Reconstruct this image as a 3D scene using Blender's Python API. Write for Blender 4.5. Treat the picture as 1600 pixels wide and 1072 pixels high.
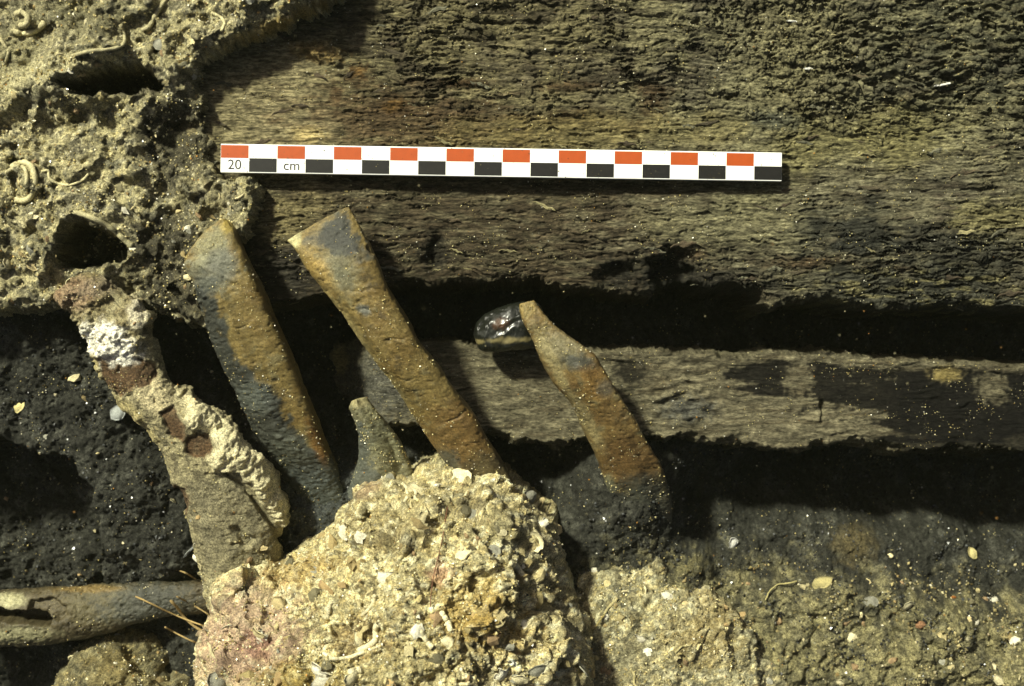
import bpy, math, random
import numpy as np
from mathutils import Vector, Matrix

# ------------------------------------------------------------------ clear
for o in list(bpy.data.objects):
    bpy.data.objects.remove(o, do_unlink=True)
scene = bpy.context.scene
C = scene.collection
CM = 0.01                      # everything below is written in centimetres

# ------------------------------------------------------------------ camera
H = 50.0                       # camera height above the timber, cm
W = 37.1                       # width of view at the timber, cm
cam_d = bpy.data.cameras.new('camera')
cam_d.sensor_width = 36.0
cam_d.lens = 36.0 * H / W
cam_d.clip_start = 0.01
cam_d.clip_end = 100.0
cam_d.dof.use_dof = True
cam_d.dof.focus_distance = (H - 0.2) * CM
cam_d.dof.aperture_fstop = 13.0
cam = bpy.data.objects.new('camera', cam_d)
cam.location = (0, 0, H * CM)
C.objects.link(cam)
scene.camera = cam

# ------------------------------------------------------------------ light
SUN_DIR = Vector((0.66, -0.72, -1.0)).normalized()      # the way the light travels
elev = math.asin(-SUN_DIR.z)
azim = math.atan2(-SUN_DIR.x, -SUN_DIR.y)               # clockwise from +Y
world = bpy.data.worlds.new('World')
scene.world = world
world.use_nodes = True
wn = world.node_tree
bg = wn.nodes['Background']
sky = wn.nodes.new('ShaderNodeTexSky')
sky.sky_type = 'NISHITA'
sky.sun_disc = False
sky.sun_elevation = elev
sky.sun_rotation = azim
sky.dust_density = 6.0
sky.ozone_density = 0.0
sky.air_density = 0.6
wn.links.new(sky.outputs[0], bg.inputs[0])
bg.inputs[1].default_value = 0.035
sun_d = bpy.data.lights.new('sun', 'SUN')
sun_d.energy = 4.2
sun_d.angle = math.radians(5.0)
sun_d.color = (1.0, 0.995, 0.78)
sun = bpy.data.objects.new('sun', sun_d)
sun.rotation_euler = SUN_DIR.to_track_quat('-Z', 'Y').to_euler()
sun.location = (-0.5, 0.5, 1.0)
C.objects.link(sun)
scene.view_settings.view_transform = 'Standard'
scene.view_settings.look = 'None'
scene.view_settings.exposure = 0.85
scene.view_settings.gamma = 1.0
scene.view_settings.use_curve_mapping = False

# ------------------------------------------------------------------ noise
RNG = np.random.default_rng(11)
PERM = np.concatenate([RNG.permutation(256)] * 3).astype(np.int32)
G2 = np.array([[math.cos(a), math.sin(a)] for a in np.arange(16) * math.pi / 8], np.float32)
_g3 = RNG.normal(size=(64, 3)); G3 = (_g3 / np.linalg.norm(_g3, axis=1)[:, None]).astype(np.float32)
RV = RNG.random((256, 3)).astype(np.float32)

def _fade(t): return t * t * t * (t * (t * 6 - 15) + 10)

def pn2(x, y, seed=0):
    x = np.asarray(x, np.float32) + seed * 17.31; y = np.asarray(y, np.float32) + seed * 9.77
    fx = np.floor(x); fy = np.floor(y)
    ix = fx.astype(np.int32) & 255; iy = fy.astype(np.int32) & 255
    x = x - fx; y = y - fy
    u = _fade(x); v = _fade(y)
    def g(i, j, a, b):
        k = PERM[PERM[(ix + i) & 255] + ((iy + j) & 255)] & 15
        return G2[k, 0] * a + G2[k, 1] * b
    n00 = g(0, 0, x, y); n10 = g(1, 0, x - 1, y); n01 = g(0, 1, x, y - 1); n11 = g(1, 1, x - 1, y - 1)
    a = n00 + u * (n10 - n00); b = n01 + u * (n11 - n01)
    return (a + v * (b - a)) * 1.45

def pn3(p, f, seed=0):
    q = np.asarray(p, np.float32) * f + seed * 13.7
    fl = np.floor(q); I = fl.astype(np.int32) & 255; q = q - fl
    u = _fade(q)
    res = []
    for k in (0, 1):
        for j in (0, 1):
            for i in (0, 1):
                h = PERM[PERM[PERM[(I[:, 0] + i) & 255] + ((I[:, 1] + j) & 255)] + ((I[:, 2] + k) & 255)] & 63
                g = G3[h]
                res.append(g[:, 0] * (q[:, 0] - i) + g[:, 1] * (q[:, 1] - j) + g[:, 2] * (q[:, 2] - k))
    x0 = [res[n] + u[:, 0] * (res[n + 1] - res[n]) for n in (0, 2, 4, 6)]
    y0 = [x0[0] + u[:, 1] * (x0[1] - x0[0]), x0[2] + u[:, 1] * (x0[3] - x0[2])]
    return (y0[0] + u[:, 2] * (y0[1] - y0[0])) * 1.5

def fb2(x, y, f, o=4, seed=0, gain=0.5):
    s = 0; a = 1.0
    for k in range(o):
        s = s + a * pn2(x * f, y * f, seed + k * 3); a *= gain; f *= 2.03
    return s

def fb3(p, f, o=4, seed=0, gain=0.5):
    s = 0; a = 1.0
    for k in range(o):
        s = s + a * pn3(p, f, seed + k * 3); a *= gain; f *= 2.03
    return s

def vor2(x, y, f, seed=0):
    """distance to the nearest cell point (cells of size 1/f) and that cell's random value"""
    x = x * f + seed * 7.3; y = y * f + seed * 3.1
    fx = np.floor(x); fy = np.floor(y)
    best = np.full(x.shape, 9.0, np.float32); val = np.zeros(x.shape, np.float32)
    for j in (-1, 0, 1):
        for i in (-1, 0, 1):
            ix = (fx + i).astype(np.int32) & 255; iy = (fy + j).astype(np.int32) & 255
            r = RV[PERM[PERM[ix] + iy]]
            d = (fx + i + r[..., 0] - x) ** 2 + (fy + j + r[..., 1] - y) ** 2
            m = d < best
            best = np.where(m, d, best); val = np.where(m, r[..., 2], val)
    return np.sqrt(best), val

def sst(a, b, x):
    t = np.clip((x - a) / (b - a), 0, 1)
    return t * t * (3 - 2 * t)

# ------------------------------------------------------------------ layout helpers
def P(px, py, z=0.0):
    k = W / 1600.0 * (H - z) / H
    return np.array([(px - 800.0) * k, -(py - 536.0) * k, z])

def to_px(x, y, z):
    k = W / 1600.0 * (H - z) / H
    return x / k + 800.0, 536.0 - y / k

def outline(pts, z):
    return np.array([P(a, b, z)[:2] for a, b in pts])

def sdf(x, y, poly):
    """signed distance to a closed polygon, positive inside"""
    d = np.full(x.shape, 1e9); inside = np.zeros(x.shape, bool)
    n = len(poly)
    for i in range(n):
        ax, ay = poly[i]; bx, by = poly[(i + 1) % n]
        ex, ey = bx - ax, by - ay
        wx, wy = x - ax, y - ay
        t = np.clip((wx * ex + wy * ey) / (ex * ex + ey * ey + 1e-12), 0, 1)
        d = np.minimum(d, (wx - ex * t) ** 2 + (wy - ey * t) ** 2)
        if ey != 0:
            c = ((ay <= y) & (by > y)) | ((by <= y) & (ay > y))
            inside ^= c & (x < ax + (y - ay) / ey * ex)
    return np.where(inside, np.sqrt(d), -np.sqrt(d))

def blob(px, py, cx, cy, rx, ry, ang=0.0, soft=0.35, nz=0.0):
    c, s = math.cos(math.radians(ang)), math.sin(math.radians(ang))
    dx, dy = px - cx, py - cy
    u = (dx * c + dy * s) / rx; v = (-dx * s + dy * c) / ry
    return 1 - sst(1 - soft, 1 + soft, np.sqrt(u * u + v * v) + nz)

def pmask(px, py, pts, soft=8.0, nz=0.0):
    return sst(-soft, soft, sdf(px, py, pts) + nz)

def ctrl(px, py, pts, rad=90.0):
    """smooth surface through scattered (px, py, value) points"""
    num = 0; den = 0
    for a, b, v in pts:
        w = 1.0 / (((px - a) ** 2 + (py - b) ** 2) + (rad * 0.45) ** 2) ** 1.6
        num = num + w * v; den = den + w
    return num / den

def axis(lo, hi, dlo, dhi, d, g=1.05):
    a = list(np.arange(dlo, dhi + d * 0.5, d))
    s = d; v = a[-1]
    while v < hi: s = min(s * g, 0.14); v += s; a.append(v)
    s = d; v = a[0]; pre = []
    while v > lo: s = min(s * g, 0.14); v -= s; pre.append(v)
    return np.array(pre[::-1] + a)

def lin(c): return np.array([((v / 255) / 12.92 if v / 255 <= 0.04045 else ((v / 255 + 0.055) / 1.055) ** 2.4) for v in c])
def mix(a, b, m): return a + (b - a) * m[:, None]

# ------------------------------------------------------------------ meshes
def link(name, me, mat, parent=None):
    o = bpy.data.objects.new(name, me)
    C.objects.link(o)
    if mat is not None and not me.materials: me.materials.append(mat)
    if parent is not None: o.parent = parent
    return o

def raw_mesh(name, V, F, col=None, smooth=True):
    """V in cm (n,3), F (m,3) or (m,4)"""
    me = bpy.data.meshes.new(name)
    V = np.asarray(V, np.float64) * CM
    F = np.asarray(F, np.int32)
    n, k = F.shape
    me.vertices.add(len(V)); me.vertices.foreach_set('co', V.astype(np.float32).ravel())
    me.loops.add(n * k); me.loops.foreach_set('vertex_index', F.ravel())
    me.polygons.add(n)
    me.polygons.foreach_set('loop_start', np.arange(0, n * k, k, dtype=np.int32))
    me.polygons.foreach_set('use_smooth', np.full(n, smooth))
    if col is not None:
        a = me.color_attributes.new('Col', 'FLOAT_COLOR', 'POINT')
        c = np.ones((len(V), 4), np.float32); c[:, :3] = np.clip(col, 0.002, 0.95)
        a.data.foreach_set('color', c.ravel())
    me.update(calc_edges=True)
    me.validate()
    return me

def grid_normals(G):
    du = np.gradient(G, axis=1); dv = np.gradient(G, axis=0)
    n = np.cross(du, dv)
    return n / (np.linalg.norm(n, axis=2, keepdims=True) + 1e-12)

def grid_faces(nv, nu, wrap=False, keep=None):
    a = np.arange(nv * nu).reshape(nv, nu)
    if wrap:
        b = np.roll(a, -1, axis=1)
        F = np.stack([a[:-1], b[:-1], b[1:], a[1:]], -1).reshape(-1, 4)
    else:
        F = np.stack([a[:-1, :-1], a[:-1, 1:], a[1:, 1:], a[1:, :-1]], -1).reshape(-1, 4)
    if keep is not None:
        F = F[keep.ravel()[F].all(axis=1)]
    return F

def compact(V, F, *arrs):
    used = np.zeros(len(V), bool); used[F.ravel()] = True
    idx = np.cumsum(used) - 1
    return (V[used], idx[F]) + tuple(a[used] for a in arrs)

class Surf:            # a finished surface kept for scattering
    def __init__(s, V, N): s.V, s.N = V, N; s.px, s.py = to_px(V[:, 0], V[:, 1], V[:, 2])

# ------------------------------------------------------------------ materials
def earth(name, rough=0.75, bump=0.35, f=260.0, spec=0.3, var=0.35, along=1.0):
    m = bpy.data.materials.new(name); m.use_nodes = True
    t = m.node_tree; b = t.nodes['Principled BSDF']
    at = t.nodes.new('ShaderNodeAttribute'); at.attribute_name = 'Col'
    tc0 = t.nodes.new('ShaderNodeTexCoord'); mp_ = t.nodes.new('ShaderNodeMapping'); mp_.inputs['Scale'].default_value = (along, 1, 1)
    t.links.new(tc0.outputs['Object'], mp_.inputs['Vector'])
    class tc: outputs = {'Object': mp_.outputs[0]}
    n1 = t.nodes.new('ShaderNodeTexNoise'); n1.inputs['Scale'].default_value = f; n1.inputs['Detail'].default_value = 7; n1.inputs['Roughness'].default_value = 0.8
    t.links.new(tc.outputs['Object'], n1.inputs['Vector'])
    mr = t.nodes.new('ShaderNodeMapRange')
    mr.clamp = True; mr.inputs['From Min'].default_value = 0.3; mr.inputs['From Max'].default_value = 0.7
    mr.inputs['To Min'].default_value = 1 - var; mr.inputs['To Max'].default_value = 1 + var
    t.links.new(n1.outputs['Fac'], mr.inputs['Value'])
    n3 = t.nodes.new('ShaderNodeTexNoise'); n3.inputs['Scale'].default_value = f * 5; n3.inputs['Detail'].default_value = 3; n3.inputs['Roughness'].default_value = 0.7
    t.links.new(tc.outputs['Object'], n3.inputs['Vector'])
    m3 = t.nodes.new('ShaderNodeMapRange'); m3.clamp = True
    m3.inputs['From Min'].default_value = 0.36; m3.inputs['From Max'].default_value = 0.64
    m3.inputs['To Min'].default_value = 1 - 1.1 * var; m3.inputs['To Max'].default_value = 1 + 1.1 * var
    t.links.new(n3.outputs['Fac'], m3.inputs['Value'])
    mm = t.nodes.new('ShaderNodeMath'); mm.operation = 'MULTIPLY'
    t.links.new(mr.outputs[0], mm.inputs[0]); t.links.new(m3.outputs[0], mm.inputs[1])
    mx = t.nodes.new('ShaderNodeVectorMath'); mx.operation = 'SCALE'
    t.links.new(at.outputs['Color'], mx.inputs[0]); t.links.new(mm.outputs[0], mx.inputs['Scale'])
    t.links.new(mx.outputs[0], b.inputs['Base Color'])
    n2 = t.nodes.new('ShaderNodeTexNoise'); n2.inputs['Scale'].default_value = f * 3; n2.inputs['Detail'].default_value = 6; n2.inputs['Roughness'].default_value = 0.8
    t.links.new(tc.outputs['Object'], n2.inputs['Vector'])
    bp = t.nodes.new('ShaderNodeBump'); bp.inputs['Strength'].default_value = bump; bp.inputs['Distance'].default_value = 0.0014
    t.links.new(n2.outputs['Fac'], bp.inputs['Height']); t.links.new(bp.outputs[0], b.inputs['Normal'])
    b.inputs['Roughness'].default_value = rough
    b.inputs['Specular IOR Level'].default_value = spec
    return m

def plain(name, rgb, rough=0.5, spec=0.4, var=0.15, f=300.0, bump=0.1):
    m = bpy.data.materials.new(name); m.use_nodes = True
    t = m.node_tree; b = t.nodes['Principled BSDF']
    tc = t.nodes.new('ShaderNodeTexCoord'); oi = t.nodes.new('ShaderNodeObjectInfo')
    n1 = t.nodes.new('ShaderNodeTexNoise'); n1.inputs['Scale'].default_value = f; n1.inputs['Detail'].default_value = 5
    t.links.new(tc.outputs['Object'], n1.inputs['Vector'])
    cr = t.nodes.new('ShaderNodeValToRGB')
    r = np.array(rgb)
    cr.color_ramp.elements[0].position = 0.25; cr.color_ramp.elements[0].color = (*(r * (1 - var)), 1)
    cr.color_ramp.elements[1].position = 0.75; cr.color_ramp.elements[1].color = (*np.clip(r * (1 + var), 0, 0.95), 1)
    t.links.new(n1.outputs['Fac'], cr.inputs['Fac'])
    t.links.new(cr.outputs[0], b.inputs['Base Color'])
    if bump:
        bp = t.nodes.new('ShaderNodeBump'); bp.inputs['Strength'].default_value = bump; bp.inputs['Distance'].default_value = 0.0005
        t.links.new(n1.outputs['Fac'], bp.inputs['Height']); t.links.new(bp.outputs[0], b.inputs['Normal'])
    b.inputs['Roughness'].default_value = rough
    b.inputs['Specular IOR Level'].default_value = spec
    return m

M_MUD = earth('dark_mud', 0.65, 1.0, 300, 0.2, 0.55)
M_WOOD = earth('waterlogged_wood', 0.65, 0.9, 300, 0.12, 0.5, .32)
M_CRUST = earth('calcareous_crust', 0.75, 1.0, 320, 0.3, 0.5)
M_BONE = earth('stained_bone', 0.5, 0.4, 300, 0.35, 0.3)
M_GRAIN = earth('sand_grain', 0.25, 0.0, 300, 0.6, 0.1)
M_PIECE = earth('rubble_piece', 0.6, 0.5, 300, 0.35, 0.3)

def tag(o, label=None, cat=None, group=None, kind=None):
    if label: o['label'] = label
    if cat: o['category'] = cat
    if group: o['group'] = group
    if kind: o['kind'] = kind
    return o

# ------------------------------------------------------------------ scatter of glittering grains
OCT_V = np.array([[1, 0, 0], [-1, 0, 0], [0, 1, 0], [0, -1, 0], [0, 0, 1], [0, 0, -1]], float)
OCT_F = np.array([[0, 2, 4], [2, 1, 4], [1, 3, 4], [3, 0, 4], [2, 0, 5], [1, 2, 5], [3, 1, 5], [0, 3, 5]])
GRAIN_COLS = np.array([lin(c) for c in [(226, 214, 158), (238, 230, 196), (210, 192, 128), (190, 174, 116), (244, 240, 222), (190, 140, 70), (150, 142, 104)]])

def rand_rot(n, rng):
    q = rng.normal(size=(n, 4)); q /= np.linalg.norm(q, axis=1)[:, None]
    w, x, y, z = q.T
    return np.stack([np.stack([1 - 2 * (y * y + z * z), 2 * (x * y - z * w), 2 * (x * z + y * w)], -1),
                     np.stack([2 * (x * y + z * w), 1 - 2 * (x * x + z * z), 2 * (y * z - x * w)], -1),
                     np.stack([2 * (x * z - y * w), 2 * (y * z + x * w), 1 - 2 * (x * x + y * y)], -1)], 1)

def grains(surf, count, parent, seed, rmin=0.010, rmax=0.034, weight=None, cols=None, probs=(.32, .14, .22, .18, .05, .03, .06), name='sand_grains'):
    rng = np.random.default_rng(seed)
    inside = (surf.px > -60) & (surf.px < 1660) & (surf.py > -60) & (surf.py < 1130)
    w = inside.astype(float)
    if weight is not None: w = w * weight
    w = w * (.12 + sst(-.1, .6, fb2(surf.V[:, 0], surf.V[:, 1], .9, 3, seed)) * 1.6)
    # equal share per area seen: the grids are even, so pick vertices directly
    pick = rng.choice(len(surf.V), size=count, p=w / w.sum())
    r = rmin + (rmax - rmin) * rng.random(count) ** 2.6
    pos = surf.V[pick] + surf.N[pick] * (r * 0.35)[:, None] + rng.normal(size=(count, 3)) * 0.012
    shp = OCT_V[None] * (0.6 + 0.8 * rng.random((count, 6, 1))) * r[:, None, None]
    V = np.einsum('nij,nkj->nki', rand_rot(count, rng), shp) + pos[:, None, :]
    F = OCT_F[None] + (np.arange(count) * 6)[:, None, None]
    cc = (GRAIN_COLS if cols is None else cols)
    ci = rng.choice(len(cc), size=count, p=np.array(probs[:len(cc)]) / sum(probs[:len(cc)]))
    col = np.repeat(cc[ci] * (0.35 + 0.75 * rng.random((count, 1))), 6, axis=0)
    me = raw_mesh(name, V.reshape(-1, 3), F.reshape(-1, 3), col, smooth=False)
    o = link(name, me, M_GRAIN, parent)
    tag(o, kind='stuff')
    return o

def steep(amp, f, seed):
    def g(Pp, Nn):
        d = np.zeros(len(Pp)); m = Nn[:, 2] < .75
        if m.any(): d[m] = amp * fb3(Pp[m], f, 4, seed, .6) * sst(.75, .45, Nn[m, 2])
        return d
    return g

# ------------------------------------------------------------------ heightfield builder
def heightfield(name, mat, xa, ya, zfun, colfun, keepfun=None, disp=None, parent=None):
    X, Y = np.meshgrid(xa, ya)
    Z, keep = zfun(X, Y)
    G = np.stack([X, Y, Z], -1)
    N = grid_normals(G)
    if disp is not None:
        d = disp(G.reshape(-1, 3), N.reshape(-1, 3)).reshape(X.shape)
        G = G + N * d[..., None]
        N = grid_normals(G)
    V = G.reshape(-1, 3); Nn = N.reshape(-1, 3)
    F = grid_faces(len(ya), len(xa), keep=keep)
    V, F, Nn = compact(V, F, Nn)
    px, py = to_px(V[:, 0], V[:, 1], V[:, 2])
    col = colfun(px, py, V, Nn)
    o = link(name, raw_mesh(name, V, F, col), mat, parent)
    return o, Surf(V, Nn)

# =====================================================================  SEABED
SEA = [(-150, 480, -1.2), (0, 500, -1.2), (100, 520, -1.3), (60, 590, -1.6), (200, 620, -1.7), (50, 650, -2.0), (150, 680, -1.8), (230, 760, -2.0),
       (190, 740, -1.9), (260, 860, -2.4), (200, 840, -2.5), (60, 720, -2.6), (80, 800, -3.2), (30, 860, -3.4), (110, 860, -3.2), (130, 780, -2.6),
       (200, 895, -3.2), (150, 1000, -5.5), (0, 1060, -6.5), (300, 940, -4.4), (230, 940, -4.4), (220, 1000, -4.6), (-150, 650, -1.6), (-80, 690, -1.7), (-260, 620, -1.5), (-300, 760, -1.6), (-200, 1100, -6),
       (290, 560, -4.6), (300, 640, -4.4), (360, 720, -3.6), (250, 480, -2.0), (420, 480, -3.6), (450, 560, -6), (600, 520, -7), (800, 500, -7.5), (1200, 500, -7.5), (1600, 520, -8),
       (540, 640, -5.5), (505, 745, -2.2), (540, 775, -2.0), (475, 775, -2.2), (520, 690, -4.4), (440, 770, -2.7), (545, 740, -2.2), (660, 690, -5.2), (850, 730, -6.2), (860, 780, -4.6),
       (940, 785, -2.2), (990, 785, -1.9), (1035, 770, -2.3), (960, 765, -2.2), (1020, 790, -2.2), (1060, 800, -4.2), (900, 850, -3.4), (1000, 850, -3.3), (1090, 785, -8.2), (1200, 775, -8.6), (1280, 740, -9), (1400, 780, -8.8), (1500, 745, -9), (1600, 800, -9), (1800, 800, -9),
       (1120, 840, -6.6), (1160, 890, -4.7), (1240, 850, -5.7), (1350, 870, -5.1), (1500, 880, -5.7), (1600, 900, -6.4), (1200, 950, -4.2), (1300, 930, -3.7), (1400, 950, -3.9), (1480, 1000, -3.6), (1600, 1000, -4.6),
       (1200, 1060, -3.7), (1400, 1060, -3.3), (1600, 1060, -3.4), (1000, 900, -3.0), (1080, 890, -3.2), (700, 900, -5), (700, 1100, -5), (1300, 1250, -3.4), (1800, 1250, -3.6), (200, 200, -3), (800, 200, -7), (1400, 200, -8)]

def sea_z(X, Y):
    px, py = to_px(X, Y, -4.0)
    z = ctrl(px, py, SEA, 70)
    cell, cv = vor2(X + 0.3 * pn2(X, Y, 4), Y + 0.3 * pn2(X, Y, 5), 1.5, 2)
    cell2, cv2 = vor2(X + 0.1 * pn2(X * 3, Y * 3, 6), Y, 4.2, 3)
    z = z + 0.20 * fb2(X, Y, 0.7, 5, 1, 0.55) + 0.10 * (1 - np.minimum(cell * 1.3, 1)) * (cv > .6) + 0.05 * (1 - np.minimum(cell2 * 1.4, 1) ** 2) * (cv2 > .7)
    hol = sst(-6, 9, sdf(px, py, [(-300, 690), (20, 684), (70, 700), (125, 715), (158, 755), (166, 800), (164, 870), (170, 960), (-300, 975)]) + 14 * fb2(X, Y, .9, 3, 12))
    z = z * (1 - hol) + hol * (z - 3.6)
    z = z + sst(880, 960, py) * sst(880, 960, px) * (.26 * (1 - np.abs(fb2(X, Y, .8, 4, 16, .5))) ** 2 - .12 * sst(.25, .6, pn2(X * 1.3, Y * 1.3, 17))) + 0.16 * fb2(X, Y, 1.1, 5, 13, .62) + .05 * fb2(X, Y, 6, 2, 14)
    rim = np.abs(pn2(X * 2.2 + fb2(X, Y, 2, 2, 8), Y * 2.2, 9))
    z = z - 0.03 * sst(0.12, 0.0, rim) * sst(-.1, .3, pn2(X * .6, Y * .6, 3))
    return z, None

def sea_col(px, py, V, N):
    x, y = V[:, 0], V[:, 1]
    n = fb2(x, y, 1.1, 4, 21)
    n2 = fb2(x, y, 3.0, 3, 22)
    black = lin((46, 46, 40)); blue = lin((72, 72, 64)); silt = lin((134, 127, 90)); grey = lin((104, 100, 77))
    c = mix(np.tile(black, (len(x), 1)), blue[None], sst(-.1, .9, n))
    right = sst(-50, 60, (py - (895 + 0.13 * np.maximum(px - 1180, 0))) + 45 * n + 20 * n2) * sst(840, 940, px)
    c = mix(c, grey[None], right * (.6 + .4 * sst(-.8, .5, n2)))
    c = mix(c, silt[None], right * sst(-1.2, 1.0, n + .8 * n2 + 0.004 * (py - 1000)) * 0.85)
    c = mix(c, black[None], right * sst(.4, 1.0, fb2(x, y, 2.0, 4, 26)) * .5)
    g2, v2 = vor2(x, y + .04 * n2, 9.0, 7)
    c = c * ((1 + .25 * fb2(x, y, 6, 3, 27)) * (.6 + .8 * v2))[:, None]
    band = sst(60, 0, np.abs(px - 1080)) * sst(40, 0, np.abs(py - 880)) 
    c = mix(c, silt[None] * 0.8, band * sst(-.3, .4, n2) * 0.8)
    patch = blob(px, py, 1335, 850, 30, 28, 0, .6, .4 * n2)
    c = mix(c, lin((112, 100, 66))[None], patch * .5)
    baseb = blob(px, py, 500, 770, 70, 60, 0, .6, .4 * n2)
    c = mix(c, lin((74, 78, 76))[None], baseb * .7)
    return c

sx = axis(-27, 27, -20.2, 20.4, 0.052); sy = axis(-20, 20, -13.6, 1.0, 0.052)
seabed, S_SEA = heightfield('seabed', M_MUD, sx, sy, sea_z, sea_col)
tag(seabed, kind='structure')
grains(S_SEA, 12000, seabed, 5, 0.010, 0.040, cols=GRAIN_COLS * 0.7)
grains(S_SEA, 14000, seabed, 6, 0.025, 0.08, cols=np.array([lin(c) for c in [(58, 58, 54), (75, 77, 76), (44, 44, 42), (95, 92, 76)]]), probs=(.4, .3, .2, .1), name='mud_crumbs')

# =====================================================================  HULL TIMBER
T_EDGE = [(-300, 470), (330, 480), (420, 478), (480, 468), (560, 445), (630, 441), (681, 443), (765, 438), (800, 436), (845, 436), (880, 446), (912, 450), (980, 458), (1019, 461),
          (1027, 446), (1067, 442), (1130, 446), (1194, 450), (1199, 475), (1206, 486), (1222, 474), (1248, 466), (1305, 463), (1347, 477), (1397, 483), (1440, 476), (1482, 477), (1544, 480), (1600, 483), (1950, 490),
          (1950, -350), (-300, -350)]
T_POLY = outline(T_EDGE, -0.2)

def fibre(X, Y):
    """relief of eroded wood: short torn fibre flakes that run along the plank"""
    px, py = to_px(X, Y, 0)
    tilt = 0.42 * sst(1100, 1350, px) * sst(280, 120, py) + 0.12 * sst(520, 760, px) * sst(220, 80, py) + 0.20 * sst(1250, 1450, px) * sst(340, 440, py)
    xx = X + tilt * Y
    yy = Y - tilt * pn2(X * .12, Y * .12, 30) * 1.2 - tilt * 0.9 * (np.mod(X, 6.0) * 0 + 0.0) + 0.20 * pn2(X * 0.5, Y * 0.5, 31) + 0.06 * pn2(X * 1.9, Y * 1.9, 32)
    # rotate the grain where the fibres slant
    ca, sa = np.cos(tilt), np.sin(tilt)
    gx = X * 0.96 + 0.25 * Y * (tilt > 10); gy = yy
    w = 0.07 * pn2(X * 1.6, Y * 3.0, 33); w2 = 0.025 * pn2(X * 5, Y * 6, 34)
    sl = tilt * 0.55
    u = gx + gy * 0.0; v = gy + w + w2
    u2 = u + sl * v * 2.2; v2 = v - sl * pn2(u * .4, v * .4, 28) * 0.8
    short = np.clip(sst(1020, 1260, px) * sst(300, 200, py) + .5 * sst(760, 900, px) * sst(140, 60, py), 0, 1)
    b1 = np.abs(pn2(u2 * .85, v2 * 4.4, 35)) ** .6 * short + np.abs(pn2(u2 * .34, v2 * 6.2, 55)) ** .6 * (1 - short)
    b2 = np.abs(pn2(u2 * 1.5, v2 * 7.4, 36)) ** .65 * short + np.abs(pn2(u2 * .6, v2 * 10.2, 56)) ** .65 * (1 - short)
    b3 = np.abs(pn2(u * 3.0 + v, v * 11, 37)) ** .8 * short + np.abs(pn2(u * 1.2, v * 13, 54)) ** .8 * (1 - short)
    c1, k1 = vor2(u2 * .62, v2 * 2.3, 1.0, 4)
    s = v2 * 4.2 + 1.5 * pn2(u2 * 1.1, v2 * 2.2, 38) + .8 * pn2(u2 * 3.1, v2 * 4, 39)
    saw = s - np.floor(s); saw = np.where(saw < .14, saw / .14, 1 - (saw - .14) / .86)
    f1 = .55 * b1 + .5 * saw * sst(-.3, .4, pn2(u2 * 1.2, v2 * 3, 29)) + .45 * k1 * sst(.75, .55, c1)
    cre = sst(.10, .0, np.abs(pn2(u2 * .55, v2 * 3.1, 26))) * sst(-.05, .35, pn2(u2 * .8, v2 * 1.2, 27))
    f1 = f1 - .75 * cre
    f2 = b2
    return f1, f2, b3, px, py, yy

def rough_zone(px, py):
    """how torn the surface is (0 = smooth silted, 1 = ragged fibres)"""
    z = sst(480, 640, px) * sst(250, 130, py) * 0.85
    z = np.maximum(z, sst(1080, 1300, px) * sst(260, 150, py) * 1.0)
    z = np.maximum(z, 0.55 * sst(760, 1000, px) * sst(260, 380, py))
    z = np.maximum(z, 0.9 * sst(1220, 1380, px) * sst(300, 380, py))
    z = np.maximum(z, 0.42 + .25 * pn2(px * .008, py * .012, 3))
    z = z * (1 - 0.7 * blob(px, py, 420, 160, 130, 110, 0, .4))
    return z

def timber_z(X, Y):
    f1, f2, r, px, py, yy = fibre(X, Y)
    rz = rough_zone(px, py) * (.72 + .28 * np.clip(sst(1020, 1260, px) * sst(300, 200, py) + .5 * sst(760, 900, px) * sst(140, 60, py), 0, 1)) * (1 + .5 * pn2(X * .35, Y * .5, 24))
    z = 0.14 * fb2(X, Y, 0.22, 3, 41) - 0.6 * sst(355, 475, py) - 3.6 * sst(300, 215, px)
    z = z + rz * (0.32 * f1 + 0.20 * f2 + 0.10 * r) + 0.04 * f2 + 0.025 * fb2(X * .4, Y, 5.0, 3, 42, .7) + 0.07 * fb2(X * .4, Y * 2.2, 1.6, 3, 43)
    z = z + .26 * blob(px, py, 498, 82, 40, 15, 8, .35, .5 * pn2(X * 2, Y * 2, 49)) * (1 + .6 * fb2(X, Y, 2.5, 3, 50)) + .06 * blob(px, py, 468, 115, 12, 16, 0, .4, .5 * pn2(X * 3, Y * 3, 49)) + .05 * blob(px, py, 480, 210, 26, 12, 0, .5, .6 * pn2(X * 3, Y * 3, 49))
    # dip under the scale bar and gouges near the edge
    z = z - 0.22 * blob(px, py, 840, 270, 430, 34, 0.9, .5)
    z = z - 0.9 * blob(px, py, 1052, 425, 32, 30, 0, .5, .5 * pn2(X * 2, Y * 2, 44))
    z = z - 0.35 * blob(px, py, 680, 395, 16, 26, 0, .6, .4 * pn2(X * 2, Y * 2, 45))
    z = z - 0.45 * blob(px, py, 960, 430, 24, 16, 0, .5, .5 * pn2(X * 2, Y * 2, 44))
    d = sdf(X, Y, T_POLY) + 0.10 * fb2(X * .6, Y, 1.6, 4, 47) + 0.05 * pn2(X * 6, Y * 6, 48)
    z = z - 0.18 * sst(0.15, 0.0, d) - 7.0 * sst(0.01, -0.30, d) ** 0.8
    return z, d > -0.36

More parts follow.
